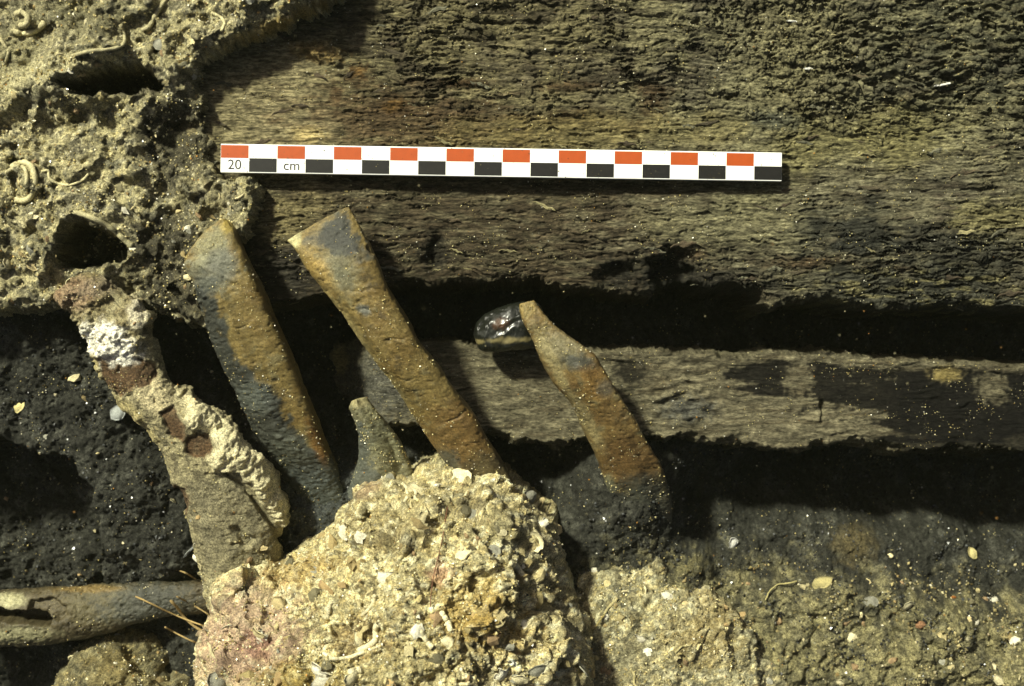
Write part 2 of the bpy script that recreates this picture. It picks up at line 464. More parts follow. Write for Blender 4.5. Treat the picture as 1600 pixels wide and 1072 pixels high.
def timber_col(px, py, V, N):
    x, y = V[:, 0], V[:, 1]
    n = fb2(x, y, .55, 4, 51); n2 = fb2(x * .5, y * 1.8, 2.0, 4, 52); n3 = fb2(x, y, 5, 3, 53)
    wood = lin((76, 70, 57)); grey = lin((96, 92, 75)); silt = lin((132, 125, 92)); dark = lin((40, 39, 34)); red = lin((74, 59, 41)); pale = lin((138, 132, 104)); green = lin((114, 110, 84))
    c = np.tile(grey, (len(x), 1))
    c = mix(c, wood[None], sst(-.2, .5, n2))
    top = sst(300, 220, py)
    c = mix(c, green[None], sst(-.6, .3, n + .4 * n2) * (0.35 + .5 * top))
    c = mix(c, lin((50, 46, 37))[None], sst(.05, .5, fb2(x * .22, y * 2.2, 1.6, 4, 59) - .3 * n + .3 * n3) * .7)
    # dark grey-brown lower band between the bar and the edge
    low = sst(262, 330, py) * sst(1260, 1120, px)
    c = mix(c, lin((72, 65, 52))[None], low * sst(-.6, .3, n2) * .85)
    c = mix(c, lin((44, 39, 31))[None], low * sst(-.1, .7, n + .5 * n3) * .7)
    c = mix(c, lin((114, 110, 84))[None], blob(px, py, 1150, 350, 120, 50, 0, .5, .5 * n) * .75)
    # silted left end
    c = mix(c, pale[None], blob(px, py, 420, 165, 130, 90, 0, .5, .5 * n + .3 * n2) * .8)
    c = mix(c, silt[None], blob(px, py, 440, 345, 70, 40, 0, .5, .5 * n) * .7)
    # bare brown wood with reddish strands
    c = mix(c, lin((80, 66, 48))[None], blob(px, py, 640, 190, 170, 45, 5, .6, .7 * n2) * .8)
    for bx, by, rx, ry in [(560, 118, 22, 18), (615, 165, 22, 14), (525, 150, 10, 20), (885, 135, 45, 8), (900, 185, 60, 12), (1020, 170, 22, 20), (985, 200, 40, 10), (1020, 140, 30, 8), (720, 130, 40, 8), (1270, 410, 60, 9), (1380, 420, 40, 6), (1060, 395, 40, 10)]:
        c = mix(c, red[None], blob(px, py, bx, by, rx, ry, 0, .7, .6 * n3) * .8)
    c = mix(c, lin((104, 82, 46))[None], blob(px, py, 615, 165, 16, 8, -15, .6, .5 * n3) * .8)
    c = mix(c, lin((102, 80, 46))[None], blob(px, py, 560, 112, 12, 8, -15, .6, .5 * n3) * .8)
    c = mix(c, lin((142, 124, 82))[None], blob(px, py, 498, 82, 40, 15, 8, .4, .4 * n3) * .8)
    c = mix(c, lin((178, 164, 118))[None], blob(px, py, 480, 210, 26, 12, 0, .5, .5 * n3) * .8)
    # silt sheets on the right
    c = mix(c, lin((116, 111, 82))[None], blob(px, py, 1230, 110, 70, 170, 15, .6, .6 * n + .3 * n2) * .6)
    c = mix(c, lin((120, 114, 76))[None], blob(px, py, 1380, 215, 150, 40, -8, .6, .6 * n + .3 * n2) * .7)
    c = mix(c, lin((124, 116, 78))[None], blob(px, py, 950, 205, 220, 26, -2, .6, .6 * n) * .6)
    c = mix(c, lin((58, 59, 47))[None], sst(1250, 1480, px) * sst(230, 120, py) * sst(-.5, .3, -n2) * .7)  # darker grey-green silt, partly painted in as light fall-off to the right
    # charcoal lower right
    ch = np.maximum.reduce([blob(px, py, 1345, 362, 75, 42, 5, .6, .7 * n + .5 * n2), .95 * sst(1180, 1420, px + 120 * n) * sst(385, 450, py + 60 * n + 25 * n2), .8 * blob(px, py, 1500, 390, 90, 34, 3, .6, .7 * n + .5 * n2)])
    c = mix(c, lin((44, 45, 40))[None], ch * .9)
    c = mix(c, lin((112, 106, 72))[None], blob(px, py, 1555, 340, 70, 26, 0, .5, .6 * n2) * .7)
    c = mix(c, lin((118, 112, 78))[None], ch * sst(400, 440, py) * sst(.05, .5, n2) * .8)
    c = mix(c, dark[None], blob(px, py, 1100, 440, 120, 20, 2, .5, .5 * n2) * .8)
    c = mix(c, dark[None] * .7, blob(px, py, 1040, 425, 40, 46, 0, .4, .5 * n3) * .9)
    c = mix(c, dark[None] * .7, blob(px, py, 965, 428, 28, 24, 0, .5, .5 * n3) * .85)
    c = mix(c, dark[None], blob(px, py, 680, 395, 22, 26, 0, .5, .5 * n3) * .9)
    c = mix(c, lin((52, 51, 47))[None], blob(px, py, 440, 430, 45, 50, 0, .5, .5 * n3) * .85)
    c = mix(c, lin((50, 62, 66))[None], blob(px, py, 1215, 188, 40, 14, 5, .6, .4 * n3) * .5)
    n4 = fb2(x * .25, y * 2.0, 6, 3, 57)
    c = c * (np.clip(.95 + 0.3 * n3 + .6 * n4, .2, 2))[:, None] * (1 - np.array([.10, .15, .22])[None] * sst(1150, 850, px)[:, None])
    return c

tx = axis(-27, 27, -12.5, 19.2, 0.034); ty = axis(-1.2, 20, 1.1, 12.9, 0.034)
ty = ty[ty > -1.3]
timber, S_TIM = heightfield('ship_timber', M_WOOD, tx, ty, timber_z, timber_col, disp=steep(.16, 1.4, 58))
tag(timber, 'broad dark waterlogged timber with torn fibrous surface under the scale bar', 'timber')
grains(S_TIM, 8000, timber, 7, 0.008, 0.036, cols=GRAIN_COLS * .8)

# =====================================================================  LOWER PLANK
L_EDGE = [(505, 560), (512, 540), (557, 533), (640, 537), (690, 535), (720, 538), (748, 547), (790, 551), (835, 545), (880, 549), (939, 552), (1001, 548), (1057, 552), (1119, 554), (1126, 562), (1150, 562), (1184, 559), (1206, 552), (1234, 558),
          (1290, 552), (1330, 556), (1369, 565), (1431, 562), (1459, 566), (1515, 570), (1586, 574), (1950, 590),
          (1950, 715), (1600, 704), (1459, 704), (1397, 704), (1347, 690), (1285, 690), (1268, 702), (1206, 701), (1161, 697), (1114, 688), (1085, 683), (1026, 683), (960, 690), (917, 685), (877, 696), (827, 688), (787, 683), (757, 676), (700, 668), (640, 664), (600, 664), (560, 655), (520, 620)]
L_POLY = outline(L_EDGE, -2.5)

def plank_z(X, Y):
    px, py = to_px(X, Y, -2.5)
    yy = Y + 0.05 * pn2(X * .6, Y * .6, 61) + .02 * X
    s = yy * 5 + 1.1 * pn2(X * .7, yy * 2, 62)
    saw = s - np.floor(s); saw = np.where(saw < .15, saw / .15, 1 - (saw - .15) / .85)
    am = sst(-.1, .6, pn2(X * .7, yy * 2.2, 63))
    fine = pn2(X * 1.0, yy * 16, 64)
    z = -2.5 + 0.10 * saw * am + 0.018 * fine + 0.05 * fb2(X, Y, 1.6, 4, 65, .55) + 0.10 * fb2(X, Y, .35, 2, 66)
    # splintered stretch beside the shortest bone, cracks across the grain
    z = z + blob(px, py, 1065, 625, 60, 55, 0, .5) * (0.22 * pn2(X * 1.6 + Y * 1.2, Y * 3.2 - X * .8, 67))
    for cx, y0, y1 in [(1283, 628, 660)]:
        z = z - 0.22 * sst(3.0, 0.5, np.abs(px - cx - 3 * pn2(X * 3, Y * 3, 68))) * sst(y0 - 5, y0 + 5, py) * sst(y1 + 5, y1 - 5, py)
    z = z - 2.6 * sst(610, 500, px)
    d = sdf(X, Y, L_POLY) + (0.09 + .09 * sst(600, 650, py)) * fb2(X * .8, Y, 1.5, 4, 69, .6) + 0.03 * pn2(X * 6, Y * 6, 70)
    z = z + 0.10 * sst(.45, .1, d) * sst(600, 570, py) - 0.4 * sst(.16, 0, d) * sst(600, 660, py) - 2.6 * sst(0.0, -0.28, d) ** 1.2
    return z, d > -0.29

def plank_col(px, py, V, N):
    x, y = V[:, 0], V[:, 1]
    n = fb2(x, y, .8, 4, 71); n2 = fb2(x * .4, y * 2.0, 2.2, 4, 72); n3 = fb2(x, y, 5, 3, 73)
    c = np.tile(lin((88, 83, 66)), (len(x), 1))
    c = mix(c, lin((114, 108, 86))[None], sst(-.2, .6, n2 + .4 * n))
    c = mix(c, lin((74, 67, 51))[None], sst(.0, .7, fb2(x * .25, y * 2.0, 2.2, 4, 79) + .3 * n3) * .7)
    blk = lin((15, 14, 12))
    stain = pmask(px, py, [(1128, 568), (1200, 572), (1300, 566), (1380, 575), (1500, 580), (1700, 582), (1700, 695), (1440, 692), (1385, 684), (1375, 652), (1350, 645), (1310, 640), (1270, 620), (1200, 632), (1180, 625), (1150, 598), (1132, 590)], 6, 12 * n + 26 * fb2(x * .16, y * 1.8, 2.0, 4, 75) + 7 * n3)
    for bx, by, rx, ry in [(1248, 592, 22, 25), (1478, 584, 26, 15), (1548, 600, 26, 24), (1560, 622, 18, 12), (1330, 560, 14, 5)]:
        stain = stain * (1 - .85 * blob(px, py, bx, by, rx, ry, 0, .35, .45 * n3))
    stain = np.maximum(stain, blob(px, py, 985, 582, 26, 22, 10, .5, .5 * n3) * .9)
    c = mix(c, blk[None], stain * .95)
    c = mix(c, lin((128, 112, 60))[None], blob(px, py, 1478, 584, 24, 12, 0, .5, .4 * n3) * .6)
    c = mix(c, lin((70, 72, 70))[None], blob(px, py, 1075, 640, 40, 18, 0, .6, .5 * n3) * .7)
    c = mix(c, lin((66, 68, 66))[None], blob(px, py, 590, 600, 60, 55, 0, .6, .5 * n3) * .6)
    c = mix(c, lin((140, 128, 84))[None], blob(px, py, 530, 560, 14, 22, 0, .4, .3 * n3) * .8)
    c = mix(c, blk[None], sst(1380, 1420, px) * sst(572, 584, py) * (1 - blob(px, py, 1478, 584, 26, 15, 0, .4, .4 * n3)) * (1 - .8 * blob(px, py, 1550, 606, 28, 30, 0, .4, .5 * n3)) * .85)
    return c * (1 + .12 * n3)[:, None]

lx = axis(-8, 27, -7.6, 20.4, 0.045); ly = axis(-5.2, 0.6, -4.6, 0.3, 0.045)
plank, S_PLK = heightfield('ship_plank', M_WOOD, lx, ly, plank_z, plank_col, disp=steep(.12, 2.0, 78))
tag(plank, 'narrow grey plank with black stains lying in the dark gap beneath the bones', 'plank')
grains(S_PLK, 2300, plank, 8, 0.008, 0.030, cols=GRAIN_COLS * .8)

# =====================================================================  LEFT CRUST
K_EDGE = [(-260, -300), (640, -300), (560, -60), (532, -5), (500, 12), (462, 30), (415, 48), (370, 62), (335, 80), (305, 100), (298, 128), (318, 160), (322, 205), (330, 250), (345, 280), (385, 280), (402, 296), (404, 325), (392, 350),
          (394, 368), (372, 372), (335, 400), (322, 440), (326, 485), (318, 512), (290, 500), (262, 492), (240, 480), (210, 472), (170, 470), (120, 480), (60, 476), (0, 482), (-260, 490)]
K_POLY = outline(K_EDGE, 0.6)
KZ = [(-200, -100, 1.2), (-200, 400, 1.0), (0, 0, 0.9), (60, -40, 0.5), (130, 10, 0.3), (170, 60, 1.9), (140, 90, 1.8), (220, 60, 1.3), (260, 90, 1.4), (400, 20, 1.9), (480, 5, 2.1), (440, 30, 1.9), (330, 60, 1.6), (300, -80, 1.4), (500, -150, 1.8), (200, -150, 1.2),
      (20, 40, 1.0), (0, 110, 0.6), (50, 100, 1.0), (90, 130, 1.7), (150, 150, 1.6), (40, 150, 1.7), (240, 165, 1.2), (270, 130, 1.1), (280, 105, 1.4),
      (50, 185, 0.7), (130, 190, 0.35), (170, 200, 0.5), (20, 215, 0.8), (200, 215, 0.9), (120, 225, 1.0), (170, 245, 1.0), (250, 190, .3), (290, 185, .25), (280, 220, .2), (240, 250, .3), (310, 250, .3), (260, 280, .5),
      (190, 280, 1.0), (100, 260, 0.9), (30, 280, 1.0), (380, 300, 1.3), (350, 300, 1.0), (385, 340, 1.1), (320, 320, 0.7), (290, 350, 0.6), (270, 330, .4), (240, 360, .35), (260, 400, .3), (110, 315, 1.4), (160, 325, 1.5), (200, 360, 1.4), (215, 390, 1.0), (60, 380, 1.1),
      (60, 430, 0.6), (0, 450, 0.5), (150, 440, 0.3), (230, 420, .25), (260, 430, .25), (290, 460, .3), (305, 490, .1), (250, 465, .15), (220, 450, .1), (300, 300, .8), (230, 310, 1.0)]
PITS = [([(98, 132), (130, 122), (180, 110), (225, 104), (240, 115), (262, 140), (240, 146), (190, 150), (140, 155), (112, 146)], 3.2),
        ([(90, 408), (96, 372), (110, 350), (135, 344), (160, 352), (185, 372), (205, 385), (190, 402), (150, 420), (100, 420)], 3.0)]

def crust_z(X, Y):
    px, py = to_px(X, Y, 0.6)
    wx = 9 * pn2(X * 1.1, Y * 1.1, 81); wy = 9 * pn2(X * 1.1, Y * 1.1, 82)
    z = ctrl(px + wx, py + wy, KZ, 34)
    n = fb2(X, Y, .9, 4, 83, .55)
    c1, v1 = vor2(X + .15 * pn2(X * 2, Y * 2, 84), Y + .15 * pn2(X * 2, Y * 2, 85), .75, 5)
    c2, v2 = vor2(X + .06 * pn2(X * 5, Y * 5, 84), Y, 4.0, 6)
    rg = 1 - np.abs(fb2(X, Y, .55, 4, 94, .48))
    z = z + 0.18 * n + .46 * rg ** 2 - .3 + 0.34 * (1 - np.minimum(c1 * 1.25, 1) ** 2) * (v1 > .4) + 0.04 * (1 - np.minimum(c2 * 1.3, 1) ** 2) * (v2 > .5) + 0.06 * np.abs(fb2(X, Y, 4.5, 3, 86, .7))
    hole, hv = vor2(X + .2 * pn2(X * 2, Y * 2, 87), Y + .2 * pn2(X * 2, Y * 2, 88), 1.0, 9)
    z = z - 0.5 * sst(.24, .08, hole) * (hv > .86)
    for poly, dep in PITS:
        m = sst(-4, 10, sdf(px, py, poly) + 5 * n)
        lip = sst(16, 2, np.abs(sdf(px, py, poly) + 10))
        z = z * (1 - m) + (z - dep) * m + .12 * lip
    d = sdf(X, Y, K_POLY) + 0.16 * fb2(X, Y, 1.1, 4, 89, .6)
    z = z - 0.25 * sst(.25, 0.05, d) - 2.6 * sst(0.03, -0.24, d) ** .8
    return z, d > -0.27

def crust_col(px, py, V, N):
    x, y = V[:, 0] + .7 * V[:, 2], V[:, 1] - .6 * V[:, 2]
    n = fb2(x, y, .8, 4, 91); n2 = fb2(x, y, 2.4, 4, 92); n3 = fb2(x, y, 6, 3, 93)
    c = np.tile(lin((172, 163, 122)), (len(x), 1))
    c = mix(c, lin((212, 203, 162))[None], sst(-.1, .7, n2 + .3 * n))
    c = mix(c, lin((118, 113, 90))[None], sst(-.05, .6, n - .5 * n3))
    c = mix(c, lin((86, 86, 74))[None], sst(.25, .8, n2 - n) * .7)
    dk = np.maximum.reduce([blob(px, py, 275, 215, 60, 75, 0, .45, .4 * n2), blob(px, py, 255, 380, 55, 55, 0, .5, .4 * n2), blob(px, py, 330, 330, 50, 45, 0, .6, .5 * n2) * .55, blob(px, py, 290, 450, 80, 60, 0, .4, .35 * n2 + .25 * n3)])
    c = mix(c, lin((62, 58, 44))[None], dk * .9)  # paints in the shadow below the crust lip, plus dark mud lower down
    g1, v1 = vor2(x + .05 * n2, y, 5.5, 3); g2, v2 = vor2(x, y + .04 * n2, 10.5, 7)
    c = c * ((.72 + .56 * v1) * (.68 + .64 * v2))[:, None]
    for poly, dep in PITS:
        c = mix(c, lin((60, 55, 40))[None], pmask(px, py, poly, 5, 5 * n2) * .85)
    c = mix(c, lin((140, 134, 100))[None], blob(px, py, 20, 90, 50, 50, 0, .4, .3 * n2) * .7)
    c = mix(c, lin((112, 108, 82))[None], blob(px, py, 130, 20, 110, 40, 0, .5, .4 * n2) * .7)
    c = mix(c, lin((176, 146, 62))[None], blob(px, py, 440, 38, 80, 12, -22, .7, .6 * n2) * .6)
    c = mix(c, lin((200, 192, 150))[None], blob(px, py, 60, 115, 60, 18, -20, .5, .4 * n2) * .6)
    return c * (1 + .15 * n3)[:, None]

kx = axis(-24, -6.0, -19.4, -6.0, 0.048); ky = axis(0.4, 19, 0.9, 13.2, 0.048)
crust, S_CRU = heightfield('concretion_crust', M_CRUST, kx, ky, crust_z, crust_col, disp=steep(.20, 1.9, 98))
tag(crust, 'pale knobbly crust of cemented sediment with two dark hollows and worm tubes', 'concretion')
grains(S_CRU, 5500, crust, 9, 0.012, 0.05)

# =====================================================================  BOULDERS (domes of cemented shell rubble)
def dome(name, label, cat, pts, z_out, zlo, zhi, R, dens, colfun, seed, amp=1.0, tilt=(0, 0), box=None):
    poly = outline(pts, z_out)
    x0, y0 = poly.min(axis=0) - .4; x1, y1 = poly.max(axis=0) + .4
    lo_x, hi_x, lo_y, hi_y = box
    xa = axis(x0, x1, max(x0, lo_x), min(x1, hi_x), dens); ya = axis(y0, y1, max(y0, lo_y), min(y1, hi_y), dens)
    def zf(X, Y):
        d = sdf(X, Y, poly) + .22 * fb2(X, Y, .8, 3, seed)
        t = np.clip(d / R, 0, 1)
        z = zlo + (zhi - zlo) * (1 - (1 - t) ** 2.2) ** .62 + tilt[0] * X + tilt[1] * Y
        z = z - 3.2 * sst(.04, -.25, d)
        return z, d > -.26
    def disp(Pp, Nn):
        x, y = Pp[:, 0], Pp[:, 1]
        q = Pp[:, 2]
        wx = .22 * pn3(Pp, 1.6, seed + 1); wy = .22 * pn3(Pp, 1.6, seed + 2)
        c1, v1 = vor2(x + wx, y + wy + .25 * q, 1.15, seed + 3)
        c2, v2 = vor2(x + wx * .6 + .2 * q, y + wy * .6, 2.7, seed + 4)
        c3, v3 = vor2(x + .2 * wy, y + .3 * q + .2 * wx, 5.4, seed + 5)
        h = .62 * fb3(Pp, .42, 3, seed, .5) + .34 * (1 - np.minimum(c1 * 1.25, 1) ** 2) * sst(.35, .8, v1) + .11 * (1 - np.minimum(c2 * 1.3, 1) ** 2) * sst(.3, .6, v2) + .055 * (1 - np.minimum(c3 * 1.3, 1) ** 2) * (v3 > .35)
        h = h - .42 * sst(.5, .8, pn3(Pp, .75, seed + 6) + .35) + .10 * (1 - np.abs(pn3(Pp, .95, seed + 9))) ** 4 - .13 * sst(.16, .02, np.abs(pn3(Pp, 1.1, seed + 7)))
        c4, v4 = vor2(x + .3 * q, y - .2 * q, 8.5, seed + 11)
        h = h + .06 * (1 - np.minimum(c4 * 1.3, 1) ** 2) * sst(.3, .6, v4)
        return amp * (h + .11 * np.abs(fb3(Pp, 4, 3, seed + 8, .75))) * (.35 + .65 * sst(.15, .7, Nn[:, 2]))
    return heightfield_tag(name, label, cat, xa, ya, zf, colfun, disp)

def heightfield_tag(name, label, cat, xa, ya, zf, colfun, disp):
    o, s = heightfield(name, M_CRUST, xa, ya, zf, colfun, disp=disp)
    tag(o, label, cat)
    return o, s

def rubble_col(seed, base, lights, darks, extra=()):
    def f(px, py, V, N):
        x, y = V[:, 0] + .6 * V[:, 2], V[:, 1] - .5 * V[:, 2]
        n = fb2(x, y, .7, 4, seed); n2 = fb2(x, y, 2.2, 4, seed + 1); n3 = fb2(x, y, 6, 3, seed + 2)
        c = np.tile(lin(base), (len(x), 1))
        c = mix(c, lin(lights)[None], sst(-.1, .7, n2 + .4 * n3))
        c = mix(c, lin(darks)[None], sst(.1, .8, n - .7 * n3) * .8)
        cd, cv = vor2(x, y, 2.8, seed % 20)
        g1, v1 = vor2(x + .05 * n2, y, 5.2, seed % 17); g2, v2 = vor2(x, y + .04 * n2, 10.0, seed % 13)
        c = c * ((.8 + .4 * cv) * (.70 + .6 * v1) * (.66 + .68 * v2))[:, None]
        c = c * (1 + np.array([.10, 0, -.22])[None] * ((v1 * 7.3) % 1 - .5)[:, None])
        for (bx, by, rx, ry, ang, rgb, k) in extra:
            c = mix(c, lin(rgb)[None], blob(px, py, bx, by, rx, ry, ang, .5, .5 * n2 + .2 * n3) * k)
        return c * (1 + .2 * n3)[:, None]
    return f

B_PTS = [(290, 1260), (285, 1150), (298, 1060), (305, 1005), (328, 965), (318, 925), (335, 895), (380, 880), (435, 882), (470, 855), (500, 832), (522, 805), (556, 770), (590, 738), (640, 740), (680, 728), (730, 740), (790, 752), (822, 768),
         (842, 800), (858, 832), (884, 872), (896, 920), (912, 950), (922, 1000), (930, 1072), (960, 1160), (960, 1260), (640, 1300)]
boulder, S_BLD = dome('shell_boulder', 'large pale rubbly boulder of cemented shells covering the feet of the bones', 'boulder', B_PTS, -1.2, -2.4, 2.9, 6.2, 0.043,
    rubble_col(101, (192, 179, 132), (230, 219, 174), (118, 107, 76),
      [(390, 990, 75, 75, 0, (178, 150, 128), .7), (350, 1030, 60, 50, 0, (180, 152, 128), .6), (400, 1010, 24, 26, 0, (150, 108, 94), .6), (575, 765, 22, 12, -30, (136, 108, 90), .7), (690, 895, 16, 20, 0, (184, 140, 116), .7), (470, 890, 60, 22, -10, (168, 138, 72), .5),
       (740, 950, 60, 45, 0, (158, 132, 66), .6), (760, 985, 70, 35, 10, (172, 142, 70), .45), (470, 1060, 60, 24, 0, (146, 122, 44), .7), (600, 1040, 60, 40, 0, (140, 130, 88), .5), (800, 820, 50, 40, 0, (120, 112, 78), .6), (640, 800, 90, 50, 0, (136, 124, 86), .5), (560, 1000, 50, 30, 0, (120, 96, 56), .6)]),
    100, 1.0, box=(-12.5, 4.2, -13.2, 1))
cob, S_COB = dome('shell_cobble', 'smaller pale rubbly lump beside the big shell boulder, on grey silt', 'cobble',
    [(860, 1200), (865, 1050), (870, 960), (900, 905), (950, 886), (1030, 880), (1085, 915), (1140, 950), (1180, 985), (1196, 1030), (1235, 1060), (1255, 1120), (1240, 1220), (1000, 1260)], -2.6, -3.7, -2.0, 3.6, 0.05,
    rubble_col(121, (158, 150, 114), (196, 187, 148), (108, 104, 82), [(960, 1040, 60, 50, 0, (120, 114, 88), .6), (1120, 950, 40, 18, 30, (176, 160, 112), .6), (1100, 1000, 50, 40, 0, (146, 128, 80), .6)]), 120, .55, box=(1.0, 11.5, -14, -7.5))
knob, S_KNB = dome('encrusted_stone', 'small yellowish pitted stone in the bottom corner below the slotted bone', 'stone',
    [(70, 1200), (78, 1060), (105, 1015), (150, 988), (195, 985), (235, 1008), (270, 1030), (300, 1072), (310, 1140), (270, 1220)], -3.6, -5.2, -2.9, 1.9, 0.055,
    rubble_col(141, (112, 105, 76), (140, 131, 94), (80, 75, 54), [(180, 1045, 40, 30, 0, (128, 114, 68), .5)]), 140, .7, box=(-19, -11, -14, -9))
grains(S_BLD, 5000, boulder, 12, 0.015, 0.05)
grains(S_COB, 2600, cob, 13, 0.014, 0.045)
grains(S_KNB, 900, knob, 14, 0.014, 0.045)

# =====================================================================  BONES
def loft(stations, nt=220, nphi=112, expo=2.3, close=0.10):
    """stations: (Lx, Ly, Rx, Ry, z, half thickness) in picture pixels / cm -> grid of points"""
    S = []
    for lx_, ly_, rx_, ry_, z, th in stations:
        S.append(np.concatenate([P(lx_, ly_, z), P(rx_, ry_, z), [th]]))
    S = np.array(S)
    mid = (S[:, :3] + S[:, 3:6]) / 2
    t = np.concatenate([[0], np.cumsum(np.linalg.norm(np.diff(mid, axis=0), axis=1))]); L = t[-1]
    tt = np.linspace(0, L, nt)
    Q = np.stack([np.interp(tt, t, S[:, k]) for k in range(7)], -1)
    ker = np.hanning(max(5, int(nt * .07)) | 1); ker /= ker.sum(); h = len(ker) // 2
    Qp = np.concatenate([Q[:1] * 2 - Q[1:h + 1][::-1], Q, Q[-1:] * 2 - Q[-h - 1:-1][::-1]])
    Q = np.stack([np.convolve(Qp[:, k], ker, 'valid') for k in range(7)], -1)
    A = Q[:, 0:3]; B = Q[:, 3:6]; th = Q[:, 6]
    c = (A + B) / 2; hw = (B - A) / 2
    e = 2 / expo
    pd = np.linspace(0, 2 * math.pi, 4001); a_ = 1.0; b_ = float(np.mean(th) / (np.mean(np.linalg.norm(hw, axis=1)) + 1e-9))
    cd = np.stack([np.sign(np.cos(pd)) * np.abs(np.cos(pd)) ** e * a_, np.sign(np.sin(pd)) * np.abs(np.sin(pd)) ** e * b_], -1)
    al = np.concatenate([[0], np.cumsum(np.linalg.norm(np.diff(cd, axis=0), axis=1))])
    ph = np.interp(np.linspace(0, al[-1], nphi, endpoint=False), al, pd)
    cs, sn = np.cos(ph), np.sin(ph)
    ux = np.sign(cs) * np.abs(cs) ** e; uz = np.sign(sn) * np.abs(sn) ** e
    e0 = np.clip(tt / (close + 1e-9), 0, 1); e1 = np.clip((L - tt) / (close + 1e-9), 0, 1)
    k = np.sqrt(np.clip(1 - (1 - np.minimum(e0, e1)) ** 2, 0, 1)); k[0] = 0.001; k[-1] = 0.001
    G = c[:, None, :] + hw[:, None, :] * (ux[None, :, None] * k[:, None, None])
    G[:, :, 2] += th[:, None] * uz[None, :] * k[:, None]
    return G, tt / L, ux, uz

def bone(name, label, cat, stations, colfun, seed, rough=1.0, expo=5.0, mat=None, extra=None, nt=220, nphi=112, close=.03, top=None, part_of=None):
    G, tt, ux, uz = loft(stations, nt, nphi, expo, close)
    if top is not None: G = top(G, tt, ux, uz)
    Gw = np.concatenate([G, G[:, :1]], axis=1)
    N = grid_normals(Gw)[:, :-1]
    cen = G.mean(axis=1, keepdims=True)
    if ((G - cen) * N).sum() < 0: N = -N
    Pp = G.reshape(-1, 3)
    d = rough * (.07 * fb3(Pp, .5, 3, seed) + .02 * fb3(Pp, 3.6, 4, seed + 5, .75))
    rgd = np.abs(pn3(Pp, 1.1, seed + 12))
    d = d - rough * .05 * sst(.05, .0, rgd) * sst(.1, .4, pn3(Pp, .8, seed + 13))
    d = d - rough * .035 * sst(.38, .6, pn3(Pp, 7.5, seed + 14)) - rough * .22 * sst(.25, .6, pn3(Pp, 1.5, seed + 15)) * np.exp(-np.repeat(tt, G.shape[1]) / .02)
    pits = pn3(Pp, 2.6, seed + 9)
    d = d - rough * .05 * sst(.55, .8, pits)
    px, py = to_px(Pp[:, 0], Pp[:, 1], Pp[:, 2])
    if extra is not None: d = d + extra(px, py, Pp)
    G2_ = (Pp + N.reshape(-1, 3) * d[:, None])
    px, py = to_px(G2_[:, 0], G2_[:, 1], G2_[:, 2])
    F = grid_faces(G.shape[0], G.shape[1], wrap=True)
    Gd = G2_.reshape(G.shape); N2 = grid_normals(np.concatenate([Gd, Gd[:, :1]], 1))[:, :-1].reshape(-1, 3)
    if (N2 * N.reshape(-1, 3)).sum() < 0: N2 = -N2; F = F
    col = colfun(px, py, G2_, N2)
    o = link(name, raw_mesh(name, G2_, F, col), mat or M_BONE, part_of)
    if cat: tag(o, label, cat)
    return o, Surf(G2_, N2)

def bone_col(seed, patches, base=(122, 102, 60), alt=(108, 87, 48), grey=(104, 96, 70), cracks=()):
    def f(px, py, V, N):
        n = fb3(V, .7, 4, seed); n2 = fb3(V, 2.4, 4, seed + 3); n3 = fb3(V, 7, 3, seed + 6)
        c = np.tile(lin(base), (len(px), 1))
        c = mix(c, lin(alt)[None], sst(-.2, .6, n + .3 * n2))
        c = mix(c, lin(grey)[None], sst(.15, .8, n2 - .5 * n) * .6)
        c = mix(c, lin((58, 50, 36))[None], sst(.45, .75, fb3(V, 1.7, 4, seed + 8, .65)) * .55)
        for kind, args, rgb, k in patches:
            if kind == 'b': m = blob(px, py, *args, .45, .4 * n2 + .25 * n3)
            else: m = pmask(px, py, args, 5, 12 * n2 + 7 * n3)
            c = mix(c, lin(rgb)[None], m * k)
        c = c * (1 + .2 * n3 + .1 * n2)[:, None]
        return c * np.array([.93, 1.0, 1.0])[None]
    return f

def crack(pts, w=2.2, dep=.06):
    def f(px, py, Pp):
        d = np.full(len(px), 1e9)
        for (ax, ay), (bx, by) in zip(pts[:-1], pts[1:]):
            ex, ey = bx - ax, by - ay
            t = np.clip(((px - ax) * ex + (py - ay) * ey) / (ex * ex + ey * ey), 0, 1)
            d = np.minimum(d, np.hypot(px - ax - ex * t, py - ay - ey * t))
        return -dep * sst(w, w * .3, d)
    return f

SLATE = (86, 84, 76)
# --- the middle bone, chisel-ended
def top2(G, tt, ux, uz):
    # flattened bevel at the cut end and a raised ridge towards one side
    r = np.exp(-((ux + .55) / .22) ** 2)[None, :] * (uz > 0)[None, :]
    G[:, :, 2] += .10 * r * sst(.12, .25, tt)[:, None] * sst(.95, .6, tt)[:, None]
    G[:, :, 2] -= .55 * (np.clip((-.45 - ux) / .55, 0, 1) * np.clip(uz, 0, 1))[None, :] * sst(.05, .2, tt)[:, None]
    G[:, :, 2] -= .18 * (np.clip((ux - .55) / .45, 0, 1) * np.clip(uz, 0, 1))[None, :]
    b = sst(.16, .0, tt)[:, None] * np.clip(uz, 0, 1)[None, :]
    G[:, :, 2] -= b * .22
    return G
cr2 = [crack([(540, 452), (552, 456), (566, 455), (580, 450), (597, 453)], 1.6, .04), crack([(600, 533), (612, 529), (625, 531), (640, 526)], 1.5, .035), crack([(468, 380), (500, 396), (512, 402)], 2, .05), crack([(695, 660), (715, 652), (728, 640)], 2, .05), crack([(560, 470), (566, 482), (578, 486)], 3, .05), crack([(575, 385), (582, 395)], 3, .12)]
